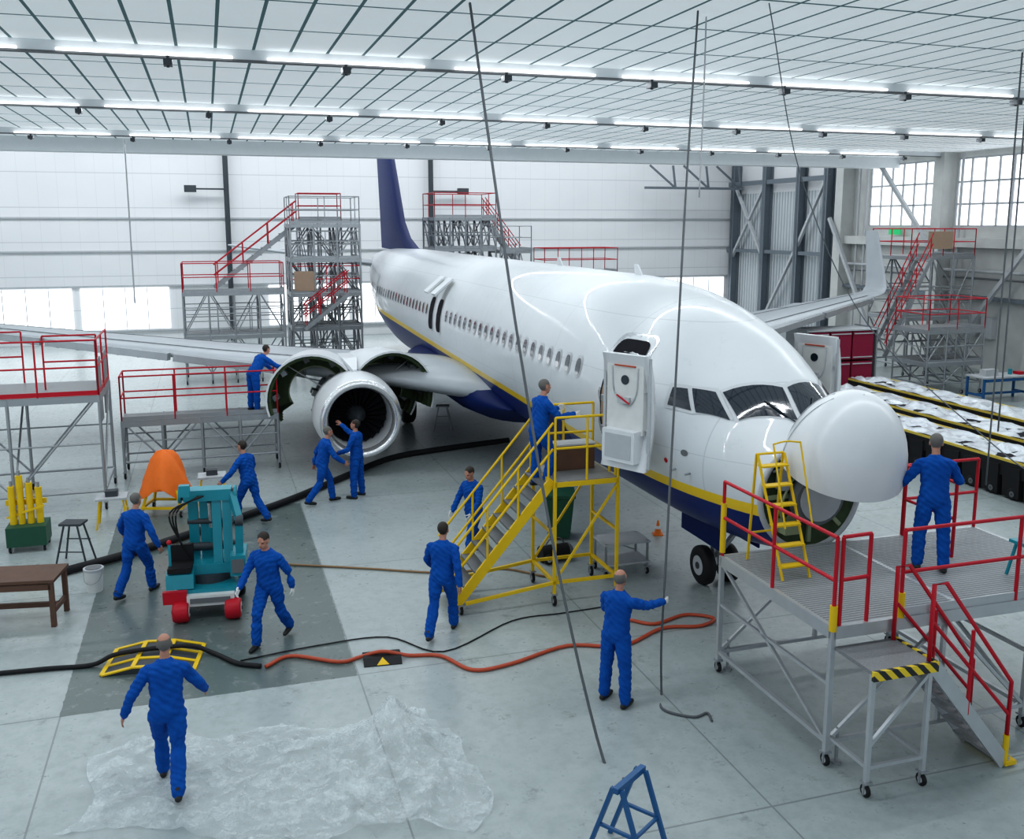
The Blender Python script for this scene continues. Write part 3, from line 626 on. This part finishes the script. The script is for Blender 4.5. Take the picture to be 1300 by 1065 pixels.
b=B(); b.bb(17.6,19.4,13.6,14.5,0,.9,'teal_paint'); b.cyl((17.7,14,1.3),(19.2,14,1.3),.38,'light_grey',n=20); b.bb(17.6,17.9,13.6,14.5,.9,1.8,'teal_paint'); b.bb(19.2,19.5,13.7,14.4,.9,1.5,'teal_paint'); b.obj('lathe_machine')
# ------------------------------------------------------------ boom lift
b=B(); T='teal_paint'
b.bb(-.45,.45,-.5,.6,.22,.48,T); b.bb(-.30,.42,-.62,-.5,.25,.42,'bin_white'); b.bb(-.25,.36,-.64,-.61,.30,.38,'mid_grey')
for x in (-.44,.44):
    b.wheel((x,.42,.24),(1,0,0),.24,.16,mr='light_grey'); 
    b.wheel((x*.9,-.6,.17),(1,0,0),.17,.24,mt='red_paint',mr='bin_white')
b.cyl((0,.05,.48),(0,.05,.62),.34,'dark_steel',n=24); b.bb(-.30,.36,-.2,.42,.62,.78,T)
b.loft([[(-.62,-.5,.5),(-.2,-.5,.5),(-.2,-.05,.5),(-.62,-.05,.5)],[(-.62,-.45,.72),(-.2,-.45,.72),(-.2,-.05,.78),(-.62,-.05,.78)]],T,True,False); b.box((-.41,-.27,.79),(.36,.38,.08),'black_rubber'); b.box((-.41,-.04,.95),(.36,.08,.3),'black_rubber'); b.bb(-.66,-.3,-.60,-.52,.3,.5,'red_paint')
for x in (-.24,-.06): b.beam((x,.32,.7),(x+.02,.12,1.95),.10,.15,T)
for x in (.16,.32): b.beam((x,-.1,.75),(x,.02,1.85),.10,.14,T)
b.bb(-.34,.40,-.08,.2,1.80,1.98,T); b.cyl((-.4,.05,1.88),(.46,.05,1.88),.085,'dark_steel'); b.cyl((-.34,.25,.95),(.42,.25,.95),.08,'dark_steel'); b.cyl((-.32,.2,1.4),(.40,.1,1.4),.05,'dark_steel')
for x in (-.4,.46): b.cyl((x-.02,.05,1.88),(x+.02,.05,1.88),.13,T,n=18)
b.cyl((.05,.3,.85),(.05,.05,1.75),.045,'lip_metal'); b.cyl((.05,.32,.8),(.05,.2,1.3),.07,T); b.beam((-.28,0,1.95),(-.28,-.3,2.10),.08,.1,T); b.box((-.28,-.33,2.06),(.16,.12,.18),T); b.beam((.40,0,1.9),(.52,-.25,1.5),.1,.12,T); b.beam((.52,-.25,1.5),(.50,-.2,.85),.09,.12,T); b.cyl((.46,-.25,1.5),(.58,-.25,1.5),.09,'dark_steel')
b.bb(.36,.60,-.4,.2,.62,.96,T); b.bb(.39,.58,-.42,-.4,.68,.9,'mid_grey')
for k in range(3): b.tube([(-.1+.04*k,-.12,1.9),(-.42-.05*k,-.28,1.7),(-.40,-.22,1.2),(-.25,-.1,.85)],.014,'black_rubber')
b.box((-.56,-.3,1.0),(.04,.04,.4),T); b.ell((-.56,-.3,1.22),(.04,.04,.04),'red_paint')
b.obj('boom_lift',loc=(-4.95,14.95,0),rz=math.radians(12))
b=B(); rings=[]
for z,r in ((.50,.44),(.60,.43),(.8,.37),(1.0,.30),(1.2,.23),(1.33,.15),(1.4,.03)):
    rings.append([((r*(1+.16*math.sin(5*t+z*4)))*math.cos(t)*1.15,(r*(1+.13*math.sin(4*t)))*math.sin(t),z+.12*math.sin(3*t)*(r/.4)) for t in [2*math.pi*i/32 for i in range(32)]])
b.loft(rings,'orange_cloth')
for i in (-1,1):
    for j in (-1,1): b.beam((i*.42,j*.35,.14),(i*.25,j*.2,.75),.05,.05,'yellow_paint'); b.caster(i*.42,j*.35,0,.07)
    b.beam((i*.42,-.35,.2),(i*.42,.35,.2),.05,.05,'yellow_paint'); b.beam((-.42,i*.35,.2),(.42,i*.35,.2),.05,.05,'yellow_paint')
b.obj('covered_tripod_jack',loc=(-7.5,20.1,0))
for (X,Y_) in ((-8.3,19.2),(-6.75,20.9)):
    b=B(); 
    for i in (-1,1):
        for j in (-1,1): b.cyl((i*.3,j*.25,0),(i*.22,j*.2,.62),.02,'yellow_paint')
        b.cyl((i*.26,-.22,.35),(i*.26,.22,.35),.015,'yellow_paint')
    b.bb(-.3,.3,-.25,.25,.6,.64,'light_grey'); b.bb(-.12,.12,-.1,.1,.64,.76,'dark_steel'); b.obj('parts_trolley',loc=(X,Y_,0),rz=.3)
b=B(); b.bb(-.35,.35,-.3,.3,.12,.5,'green_bin')
for x,h in ((-.25,1.25),(-.1,1.45),(.06,1.3),(.22,1.2)): b.cyl((x,0,.4),(x,0,h),.065,'yellow_paint'); b.cyl((x,0,h),(x,0,h+.1),.03,'galv')
for i in (-1,1):
    for j in (-1,1): b.caster(i*.3,j*.24,0,.06)
b.beam((-.38,.1,.9),(.34,.1,.9),.04,.1,'yellow_paint'); b.beam((-.38,.1,.6),(.34,-.25,.9),.03,.04,'yellow_paint'); b.obj('hydraulic_jack_cart',loc=(-9.35,17.8,0),rz=.3)
for (X,Y_,mm) in ((-8.1,17.0,'dark_steel'),(-2.1,28.5,'galv')):
    b=B()
    for i in (-1,1):
        for j in (-1,1): b.cyl((i*.28,j*.2,0),(i*.12,j*.12,.75),.018,mm)
    b.bb(-.2,.2,-.16,.16,.74,.78,mm); b.cyl((-.22,-.16,.25),(.22,-.16,.25),.012,mm); b.cyl((-.22,.16,.4),(.22,.16,.4),.012,mm); b.obj('work_stool',loc=(X,Y_,0))
b=B(); b.cyl((0,0,0),(0,0,.40),.13,'bin_white',r2=.155,n=24); b.cyl((0,0,.37),(0,0,.41),.165,'light_grey',n=24); b.cyl((0,0,.41),(0,0,.42),.13,'mid_grey',n=24)
b.tube([(-.165,0,.37),(-.12,-.12,.22),(.0,-.17,.17),(.12,-.12,.22),(.165,0,.37)],.006,'galv'); b.obj('plastic_bucket',loc=(-7.15,15.6,0))
b=B(); L_,W_=.62,.42
rings=[]
for x,z in ((-L_,.01),(-.2,.1),(.2,.1),(L_,.01)): rings.append([(x,-W_,0),(x,-W_,z),(x,W_,z),(x,W_,0)])
b.loft(rings,'dark_steel',True,False)
for x,x2,z,z2 in ((-L_,-.2,.012,.105),(-.2,.2,.105,.105),(.2,L_,.105,.012)):
    for y in (-W_,-.14,.14,W_): b.beam((x,y,z),(x2,y,z2),.06,.02,'yellow_paint')
for x,z in ((-L_,.015),(-.2,.108),(.2,.108),(L_,.015)): b.beam((x,-W_,z),(x,W_,z),.06,.02,'yellow_paint')
b.obj('cable_ramp',loc=(-5.15,12.95,0),rz=math.radians(8))
b=B(); rings=[]
for y,z in ((-.24,.01),(-.08,.06),(.08,.06),(.24,.01)): rings.append([(-.27,y,0),(-.27,y,z),(.27,y,z),(.27,y,0)])
b.loft(rings,'black_rubber',True,False); b.add([(-.09,-.235,.014),(.09,-.235,.014),(0,-.09,.062)],[(0,1,2)],'yellow_paint'); b.add([(-.09,.235,.014),(0,.09,.062),(.09,.235,.014)],[(0,1,2)],'yellow_paint')
b.obj('hose_ramp',loc=(-1.88,13.0,0),rz=math.radians(12))
def hose(name,pts,r,m,z=None):
    b=B(); b.tube([(p[0],p[1],r+.003 if len(p)<3 else p[2]) for p in pts],r,m,8); return b.obj(name,local=False)
hose('air_hose',[(-7.4,12.4),(-6.53,12.6),(-5.95,12.72),(-5.6,12.85,.15),(-4.75,13.1,.15),(-4.35,13.1),(-3.92,12.78),(-3.55,12.68)],.035,'black_rubber')
hose('pneumatic_hose',[(-3.48,12.68),(-3.2,13.02),(-2.48,12.83),(-2.2,12.98),(-1.88,13.02,.1),(-1.5,13.04),(-1.03,13.02),(-.55,12.58),(0,12.78),(.82,13.36),(1.64,13.36),(2.32,13.98),(2.93,14.07),(3.2,14.36),(2.77,14.5),(2.24,14.15),(1.86,14.3)],.028,'orange_hose')
hose('thin_hose',[(-6.0,16.2),(-4.9,16.9),(-3.98,16.8),(-2.58,16.6),(-1.27,16.4),(-.2,16.6),(.6,16.2)],.02,'brown_hose')
hose('power_cable',[(-3.9,12.9),(-2.9,13.4),(-1.9,13.7),(-1.0,13.2),(0,14.3),(.8,14.6),(1.6,14.9)],.011,'black_rubber')
hose('air_duct',[(-.1,26.8),(-1.95,25.7),(-3.2,24.7),(-4.08,22.9),(-4.9,21.0),(-5.81,19.4),(-6.67,18.05),(-7.24,17.2),(-8.0,16.3)],.08,'black_rubber')
def rope(name,pts,r=.018,m='rope_m'):
    b=B(); b.tube(pts,r,m,6); b.obj(name,local=False)
rope('hanging_rope',[(-.59,14.1,9.25),(-.25,13.1,6.9),(.1,12.2,4.6),(.55,11.2,2.1),(1.07,10.3,.02),(1.3,9.9,.02)],.020)
rope('hanging_rope',[(2.70,14.6,9.25),(2.5,14.0,6.8),(2.25,13.0,4.0),(2.0,11.95,1.50),(1.98,11.95,.7),(2.0,11.95,.02),(1.95,11.5,.02),(2.3,11.3,.02),(2.5,11.4,.02),(2.52,11.2,.02)],.016)
rope('hanging_rope',[(3.6,14.1,9.25),(4.5,15.2,6.9),(5.8,15.6,4.6),(6.9,13.5,3.1),(7.1,12.0,2.77)],.009)
rope('hoist_chain',[(-13,33,9.0),(-13,33,6),(-13,33,3.5)],.025,'rope_light')
rope('hoist_chain',[(9.2,18,9.25),(9.2,18,6),(9.2,18,1.2)],.016); rope('hoist_chain',[(9.5,18.3,9.25),(9.5,18.3,6),(9.5,18.3,2.2)],.016)
rope('hoist_chain',[(2.9,15.0,9.25),(2.9,15.0,8),(2.88,15.0,6.6)],.012,'rope_light')
b=B(); rings=[]; 
for i in range(70):
    u=i/69; row=[]
    for j in range(121):
        v=j/120; wv=.5+.5*math.sin(v*3.0-.3)+.12*math.sin(v*17); x=-4.7+4.3*v+.2*math.sin(u*5); y=8.9+.15*math.sin(v*9)+2.15*u*(.45+.6*wv)
        pk=.34*math.exp(-(((x+1.5)/.18)**2+((y-10.9)/.32)**2))+.12*math.exp(-(((x+1.5)/.6)**2+((y-10.5)/.6)**2))
        ang=math.atan2(y-11.0,x+1.5); rad=abs(math.sin(ang*9))*.09*math.exp(-(((x+1.5)/1.1)**2+((y-10.6)/1.1)**2))
        e=1-abs(mnoise.noise(Vector((x*1.1,y*1.6,0))))*2; e2=1-abs(mnoise.noise(Vector((x*3.5,y*3.5,3))))*2
        z=.006+pk+rad+max(0,e)**5*.09+max(0,e2)**4*.03
        row.append((x,y,z))
    rings.append(row)
b.loft(rings,'film',False,True,False); b.obj('plastic_sheet',local=False)
b=B()
for x in (-.22,.22): b.beam((x,-.05,.84),(x,-.35,0),.04,.04,'blue_steel'); b.beam((x,.05,.84),(x,.35,0),.04,.04,'blue_steel'); b.beam((x,-.2,.4),(x,.2,.4),.03,.03,'blue_steel')
b.beam((-.26,0,.84),(.26,0,.84),.06,.06,'blue_steel'); b.beam((-.22,-.2,.4),(.22,-.2,.4),.03,.03,'blue_steel'); b.obj('steel_trestle',loc=(1.15,8.6,0),rz=.9)
b=B()
for i in (-1,1):
    for j in (-1,1): b.beam((i*.4,j*.25,.14),(i*.4,j*.25,.62),.035,.035,'galv'); b.caster(i*.4,j*.25,0,.06)
for z in (.25,.62): b.bb(-.44,.44,-.3,.3,z-.03,z,'light_grey')
b.beam((-.4,.25,.62),(.4,.25,.28),.02,.02,'galv'); b.obj('parts_trolley',loc=LW(-1.35,5.3)[:2]+(0,),rz=RA)
b=B(); b.loft([[(i*w,j*w*.9,z) for i,j in ((-1,-1),(1,-1),(1,1),(-1,1))] for z,w in ((.05,.2),(.85,.27),(.9,.29))],'green_bin',True,False); b.box((0,0,.93),(.6,.55,.06),'green_bin',rx=.06); b.wheel((-.2,.25,.1),(1,0,0),.1,.05,n=12); b.wheel((.2,.25,.1),(1,0,0),.1,.05,n=12)
b.obj('wheelie_bin',loc=(.95,18.4,0))
b=B(); b.box((0,0,.012),(.2,.2,.024),'cone_orange'); b.cyl((0,0,.02),(0,0,.30),.075,'cone_orange',r2=.015,n=20); b.cyl((0,0,.13),(0,0,.19),.054,'white_paint',r2=.042,n=20); b.obj('traffic_cone',loc=(2.95,18.6,0))
b=B(); b.cyl((-.3,0,.16),(.25,0,.16),.15,'black_rubber',n=20); b.ell((.25,0,.16),(.12,.15,.15),'mid_grey'); b.wheel((-.2,-.18,.1),(0,1,0),.1,.05,n=12); b.wheel((-.2,.18,.1),(0,1,0),.1,.05,n=12); b.wheel((.2,0,.06),(0,1,0),.06,.04,n=10); b.tube([(-.2,0,.3),(-.1,0,.42),(.1,0,.42),(.2,0,.3)],.015,'mid_grey'); b.obj('vacuum_cleaner',loc=(.8,17.1,0),rz=.4)
b=B(); b.bb(23.0,23.05,28.2,29.0,5.7,6.0,'sign_green'); b.bb(23.05,23.22,28.55,28.65,5.8,5.9,'galv'); b.obj('exit_sign')
# ------------------------------------------------------------ people
def nrm(v): v=V3(v); return v/np.linalg.norm(v)
def chain(b,pts,rad,n=12,m='coverall'):
    pts=[V3(p) for p in pts]; rings=[]; N=len(pts)
    def ring(c,d,r):
        u,v,_=frame(d); return [c+(u*math.cos(t)+v*math.sin(t))*r for t in [2*math.pi*i/n for i in range(n)]]
    d0=nrm(pts[1]-pts[0]); d1=nrm(pts[-1]-pts[-2])
    for a in (80,45): rings.append(ring(pts[0]-d0*rad[0]*math.sin(math.radians(a)),d0,rad[0]*math.cos(math.radians(a))))
    for i,p in enumerate(pts): rings.append(ring(p,pts[min(i+1,N-1)]-pts[max(i-1,0)],rad[i]))
    for a in (45,80): rings.append(ring(pts[-1]+d1*rad[-1]*math.sin(math.radians(a)),d1,rad[-1]*math.cos(math.radians(a))))
    b.loft(rings,m)
def person(name,loc,yaw,la,ra,ll,rl,lean=0,side=0,head=(0,0),glove=False,hair='hair_dark',scale=1.0,curl=(.35,.35),bald=False):
    b=B(); segs=[]
    th,sh=.44,.43
    Rt=Matrix.Rotation(math.radians(-lean),3,'X')@Matrix.Rotation(math.radians(side),3,'Y')
    def rt(v): q=Rt@Vector(v); return np.array(q)
    legs=[]
    for sx,(td,sd_) in ((-1,ll),(1,rl)):
        h=V3((sx*.095,0,-.02)); k=h+nrm(td)*th; a=k+nrm(sd_)*sh; legs.append((h,k,a,nrm(sd_)))
    low=min(l[2][2] for l in legs)-.085; off=np.array([0,0,-low])
    def add(pts,rad,lab,n=12):
        pts=[V3(p)+off for p in pts]; chain(b,pts,rad,n)
        for i in range(len(pts)-1): segs.append((pts[i],pts[i+1],(rad[i]+rad[i+1])/2,lab))
    for i,(h,k,a,sdv) in enumerate(legs):
        add([h,h*.5+k*.5,k,k*.6+a*.4,a+sdv*-.02],[.108,.096,.078,.078,.070],0)
        lift=a[2]-.085-low
        toe=nrm((0,1,-min(.9,lift*4)+0)) if lift>.03 else V3((0,1,0))
        heel=a+toe*-.05+V3((0,0,-.045)); tp=a+toe*.17+V3((0,0,-.052)); 
        tp[2]=max(tp[2],low+.034); heel[2]=max(heel[2],low+.04)
        add([heel,heel*.45+tp*.55,tp],[.04,.043,.033],1); add([a+V3((0,0,.05)),heel*.6+tp*.4],[.05,.042],1)
    rings=[]
    for z,rx,ry,fy in ((-.12,.06,.06,0),(-.09,.13,.10,0),(-.02,.175,.13,0),(.07,.178,.132,0),(.17,.167,.124,.005),(.26,.172,.124,.01),(.36,.188,.132,.012),(.45,.192,.125,.005),(.505,.165,.105,0),(.54,.10,.08,0),(.565,.07,.068,.005),(.575,.03,.03,.005)):
        rings.append([rt((rx*math.copysign(abs(math.cos(t))**.85,math.cos(t)),fy+ry*math.copysign(abs(math.sin(t))**.9,math.sin(t)),z))+off for t in [2*math.pi*i/24 for i in range(24)]])
    b.loft(rings,'coverall'); segs.append((off+rt((-.06,0,0)),off+rt((-.07,0,.4)),.13,0)); segs.append((off+rt((.06,0,0)),off+rt((.07,0,.4)),.13,0)); segs.append((off+rt((0,0,.44)),off+rt((0,0,.50)),.09,0))
    add([rt((0,0,.46)),rt((-.10,0,.475)),rt((-.185,0,.45))],[.07,.07,.064],0); add([rt((0,0,.46)),rt((.10,0,.475)),rt((.185,0,.45))],[.07,.07,.064],0)
    nb=rt((0,.005,.50)); Hm=Matrix.Rotation(math.radians(head[0]),3,'Z')@Matrix.Rotation(math.radians(-head[1]-lean*.4),3,'X')
    nt_=rt((0,.02,.63)); add([nb,nt_],[.055,.052],2)
    hc=nt_+np.array(Hm@Vector((0,.015,.09)))+off
    def hp(p): return tuple(hc+np.array(Hm@Vector(p)))
    b.ell(hp((0,-.012,.025)),(.077,.095,.098),'skin',20,14,Hm); b.ell(hp((0,.025,-.045)),(.058,.066,.072),'skin',16,10,Hm); b.ell(hp((0,.05,-.088)),(.03,.03,.025),'skin',12,8,Hm)
    chain(b,[hp((0,.078,.012)),hp((0,.104,-.022))],[.009,.015],8); chain(b,[hp((-.04,.072,.028)),hp((.04,.072,.028))],[.014,.014],8); chain(b,[hp((-.02,.088,-.055)),hp((.02,.088,-.055))],[.008,.008],8)
    for e in (-1,1): b.ell(hp((e*.079,-.005,-.005)),(.010,.02,.032),'skin',10,8,Hm)
    if not bald: b.ell(hp((0,-.025,.042)),(.084,.097,.093),'skin',18,12,Hm)
    segs.append((V3(hp((0,0,-.04))),V3(hp((0,0,.04))),.085,2))
    for sx,(ud,fd),cu in ((-1,la,curl[0]),(1,ra,curl[1])):
        s0=rt((sx*.185,0,.45)); ud=nrm(ud);fd=nrm(fd); e=s0+ud*.29; w=e+fd*.25
        add([s0,s0*.5+e*.5,e,e*.45+w*.55,w],[.068,.063,.055,.051,.043],0)
        pn=V3((-sx,0.25,0)); pn=pn-fd*np.dot(pn,fd)
        if np.linalg.norm(pn)<.3: pn=V3((0,0,-1.))-fd*fd[2]*-1
        pn=nrm(pn); sd2=np.cross(pn,fd); sd2=sd2 if sd2[1]>-.01 or abs(sd2[1])<.2 else -sd2
        add([w-fd*.01,w+fd*.03],[.027,.027],3,10)
        rings=[]
        for q,a_,c_ in ((.01,.026,.02),(.035,.036,.018),(.065,.043,.016),(.09,.042,.013),(.098,.03,.008)):
            cc=w+fd*q+off; rings.append([cc+sd2*a_*math.cos(t)+pn*c_*math.sin(t) for t in [2*math.pi*i/12 for i in range(12)]])
        b.loft(rings,'skin'); segs.append((w+fd*.03+off,w+fd*.09+off,.03,3))
        for f,(o,L) in enumerate(((.034,.066),(.0115,.078),(-.0115,.072),(-.033,.056))):
            p=w+fd*.088+sd2*o; pts=[p-fd*.02]; ang=cu*.5; d=nrm(fd+sd2*o*3)
            pts.append(p)
            for k,fr in enumerate((.42,.32,.26)):
                dd=d*math.cos(ang)+pn*math.sin(ang); p=p+dd*L*fr; pts.append(p); ang+=cu*1.0
            add(pts,[.0095,.0095,.009,.0085,.0078],3,8)
        p=w+fd*.025+sd2*.03; d=nrm(fd*.75+sd2*.6+pn*.25); p2=p+d*.04; d2=nrm(fd*.9+sd2*.2+pn*(.3+cu)); add([p-d*.01,p2,p2+d2*.032,p2+nrm(d2+pn*cu*.6)*.055],[.014,.0125,.011,.009],3,8)
    me=bpy.data.meshes.new('tmp'); me.from_pydata([tuple(map(float,v)) for v in b.v],[],b.f); me.update()
    import bmesh
    bm=bmesh.new(); bm.from_mesh(me); bmesh.ops.recalc_face_normals(bm,faces=bm.faces); bm.to_mesh(me); bm.free()
    o=bpy.data.objects.new('tmp',me); sc.collection.objects.link(o)
    r=o.modifiers.new('r','REMESH'); r.mode='VOXEL'; r.voxel_size=.0065; r.adaptivity=0
    sm=o.modifiers.new('s','SMOOTH'); sm.factor=.5; sm.iterations=3
    dg=bpy.context.evaluated_depsgraph_get(); m2=bpy.data.meshes.new_from_object(o.evaluated_get(dg)); bpy.data.objects.remove(o)
    nv=len(m2.vertices); co=np.empty(nv*3,dtype=np.float32); m2.vertices.foreach_get('co',co); co=co.reshape(-1,3).astype(float)
    best=np.full(nv,9.); lab=np.zeros(nv,int)
    for a_,c_,r_,l_ in segs:
        d=c_-a_; L2=max(d@d,1e-9); t=np.clip(((co-a_)@d)/L2,0,1); ds=np.linalg.norm(co-(a_+t[:,None]*d),axis=1)-r_; k=ds<best; best[k]=ds[k]; lab[k]=l_
    no=np.empty(nv*3,dtype=np.float32); m2.vertices.foreach_get('normal',no); no=no.reshape(-1,3)
    ph=random.uniform(0,6)
    cv=lab==0; f=.006*np.sin(co[:,2]*38+3*np.sin(co[:,0]*17+ph)+3*np.sin(co[:,1]*13))*np.sin(co[:,0]*19+co[:,1]*23+ph)+.003*np.sin(co[:,2]*80+co[:,0]*50+4*np.sin(co[:,1]*20))
    co[cv]+=no[cv]*(f[cv]+.005)[:,None]
    Hi=np.array(Hm.inverted()); hl=(co-hc)@Hi.T
    hd=lab==2
    hairm=hd&(((hl[:,2]>.045)&((hl[:,1]<.055)|(hl[:,2]>.09)))|((hl[:,1]<-.03)&(hl[:,2]>-.055)))
    if bald: hairm=hd&(hl[:,2]>-.05)&(hl[:,2]<.075)&(hl[:,1]<.0)
    lab2=lab.copy(); lab2[hairm]=4
    for e in (-1,1): lab2[hd&(((hl[:,0]-e*.031)/.014)**2+((hl[:,2]-.004)/.008)**2<1)&(hl[:,1]>.04)]=5
    lab2[hd&((hl[:,0]/.026)**2+((hl[:,2]+.055)/.008)**2<1)&(hl[:,1]>.05)]=6
    m2.vertices.foreach_set('co',co.astype(np.float32).ravel())
    lv=np.empty(len(m2.loops),dtype=np.int32); m2.loops.foreach_get('vertex_index',lv); ls=np.empty(len(m2.polygons),dtype=np.int32); m2.polygons.foreach_get('loop_start',ls)
    m2.materials.clear()
    for mm in ('coverall','boot_black','skin','glove_white' if glove else 'skin',hair,'eye_dark','lip_skin'): m2.materials.append(MATS[mm])
    m2.polygons.foreach_set('material_index',lab2[lv[ls]].astype(np.int32)); m2.polygons.foreach_set('use_smooth',np.ones(len(m2.polygons),dtype=bool)); m2.update()
    o=bpy.data.objects.new(name,m2); sc.collection.objects.link(o); o.location=loc; o.rotation_euler=(0,0,math.radians(yaw)); o.scale=(scale,)*3
    return o
walkL=dict(ll=((-.02,.48,-.88),(0,.12,-1)),rl=((.02,-.25,-.97),(0,-.62,-.78)))
walkR=dict(rl=((.02,.48,-.88),(0,.12,-1)),ll=((-.02,-.25,-.97),(0,-.62,-.78)))
stand=dict(ll=((-.13,.05,-1),(-.05,-.03,-1)),rl=((.13,-.02,-1),(.05,-.06,-1)))
swing=dict(la=((-.30,-.45,-.85),(-.15,-.15,-1)),ra=((.32,.40,-.85),(.0,.8,-.6)))
swingR=dict(la=((-.32,.40,-.85),(.0,.8,-.6)),ra=((.30,-.45,-.85),(.15,-.15,-1)))
m='mechanic'
person(m,(-3.8,9.8,0),15,la=((-.6,-.25,-.8),(-.35,.15,-.9)),ra=((.5,.35,-.8),(.2,.7,-.7)),**walkL,lean=10,bald=True,hair='hair_grey')
person(m,(1.35,11.7,0),-38,la=((-.35,.5,-.75),(.45,.9,.1)),ra=((.45,.88,-.3),(.28,.95,-.02)),**stand,lean=4,glove=True,curl=(.9,1.1),bald=True,hair='hair_grey')
person(m,(-3.61,13.55,0),165,**swing,**walkR,lean=6,glove=True,hair='hair_dark',head=(0,12))
person(m,(-1.06,13.83,0),-12,**swingR,**walkR,lean=5,hair='hair_dark')
person(m,(-3.55,21.3,0),75,la=((-.35,.3,-.85),(.1,.8,-.3)),ra=((.2,.85,.1),(0,.75,.65)),**stand,head=(0,-8))
person(m,(-4.25,20.8,0),-60,**swing,**walkL,lean=12,hair='hair_grey')
person(m,(-5.5,19.4,0),65,la=((-.55,.3,-.8),(-.3,.6,-.65)),ra=((.55,.3,-.8),(.2,.7,-.6)),**walkL,lean=10,hair='hair_dark')
person(m,(-6.34,15.4,0),-15,la=((-.6,.3,-.75),(-.35,.6,-.7)),ra=((.55,-.2,-.8),(.3,.2,-.9)),**walkR,lean=8,hair='hair_grey')
person(m,(-.72,17.35,0),140,la=((-.25,.4,-.85),(0,.7,-.6)),ra=((.3,.3,-.9),(.1,.5,-.8)),**walkL,lean=5,glove=True,hair='hair_dark',head=(0,15))
X,Y_,_=LW(-3.15,4.7); person(m,(X,Y_,1.88),-60,la=((-.2,.7,-.7),(0,.95,.1)),ra=((.3,.6,-.7),(.1,.95,.1)),ll=((-.05,.1,-1),(0,-.1,-1)),rl=((.05,.5,-.87),(0,-.3,-.95)),lean=8,glove=True,hair='hair_grey')
X,Y_,_=LW(-7.25,15.2); person(m,(X,Y_,1.45),-40,la=((-.2,.8,-.6),(.1,.8,-.6)),ra=((.3,.8,-.6),(0,.9,-.4)),**stand,lean=38,hair='hair_dark')
person(m,(5.5,12.05,1.706),-10,la=((-.5,.2,-.8),(-.2,.75,-.5)),ra=((.5,.3,-.8),(.2,.85,-.2)),ll=((-.10,.12,-1),(-.03,-.1,-1)),rl=((.10,-.05,-1),(.03,-.15,-1)),lean=6,hair='hair_grey',head=(-10,10))
# ------------------------------------------------------------ camera
cam=bpy.data.cameras.new('camera'); co=bpy.data.objects.new('camera',cam); sc.collection.objects.link(co)
co.location=(0,0,6.2); co.rotation_euler=(math.radians(90-9.5),0,0); cam.sensor_width=36; cam.lens=36*1215/1300; cam.shift_y=-45/1300; cam.clip_end=300
sc.camera=co
sc.view_settings.view_transform='Standard'
try: sc.view_settings.look='Medium High Contrast'
except Exception: sc.view_settings.look='None'
sc.view_settings.exposure=0.14
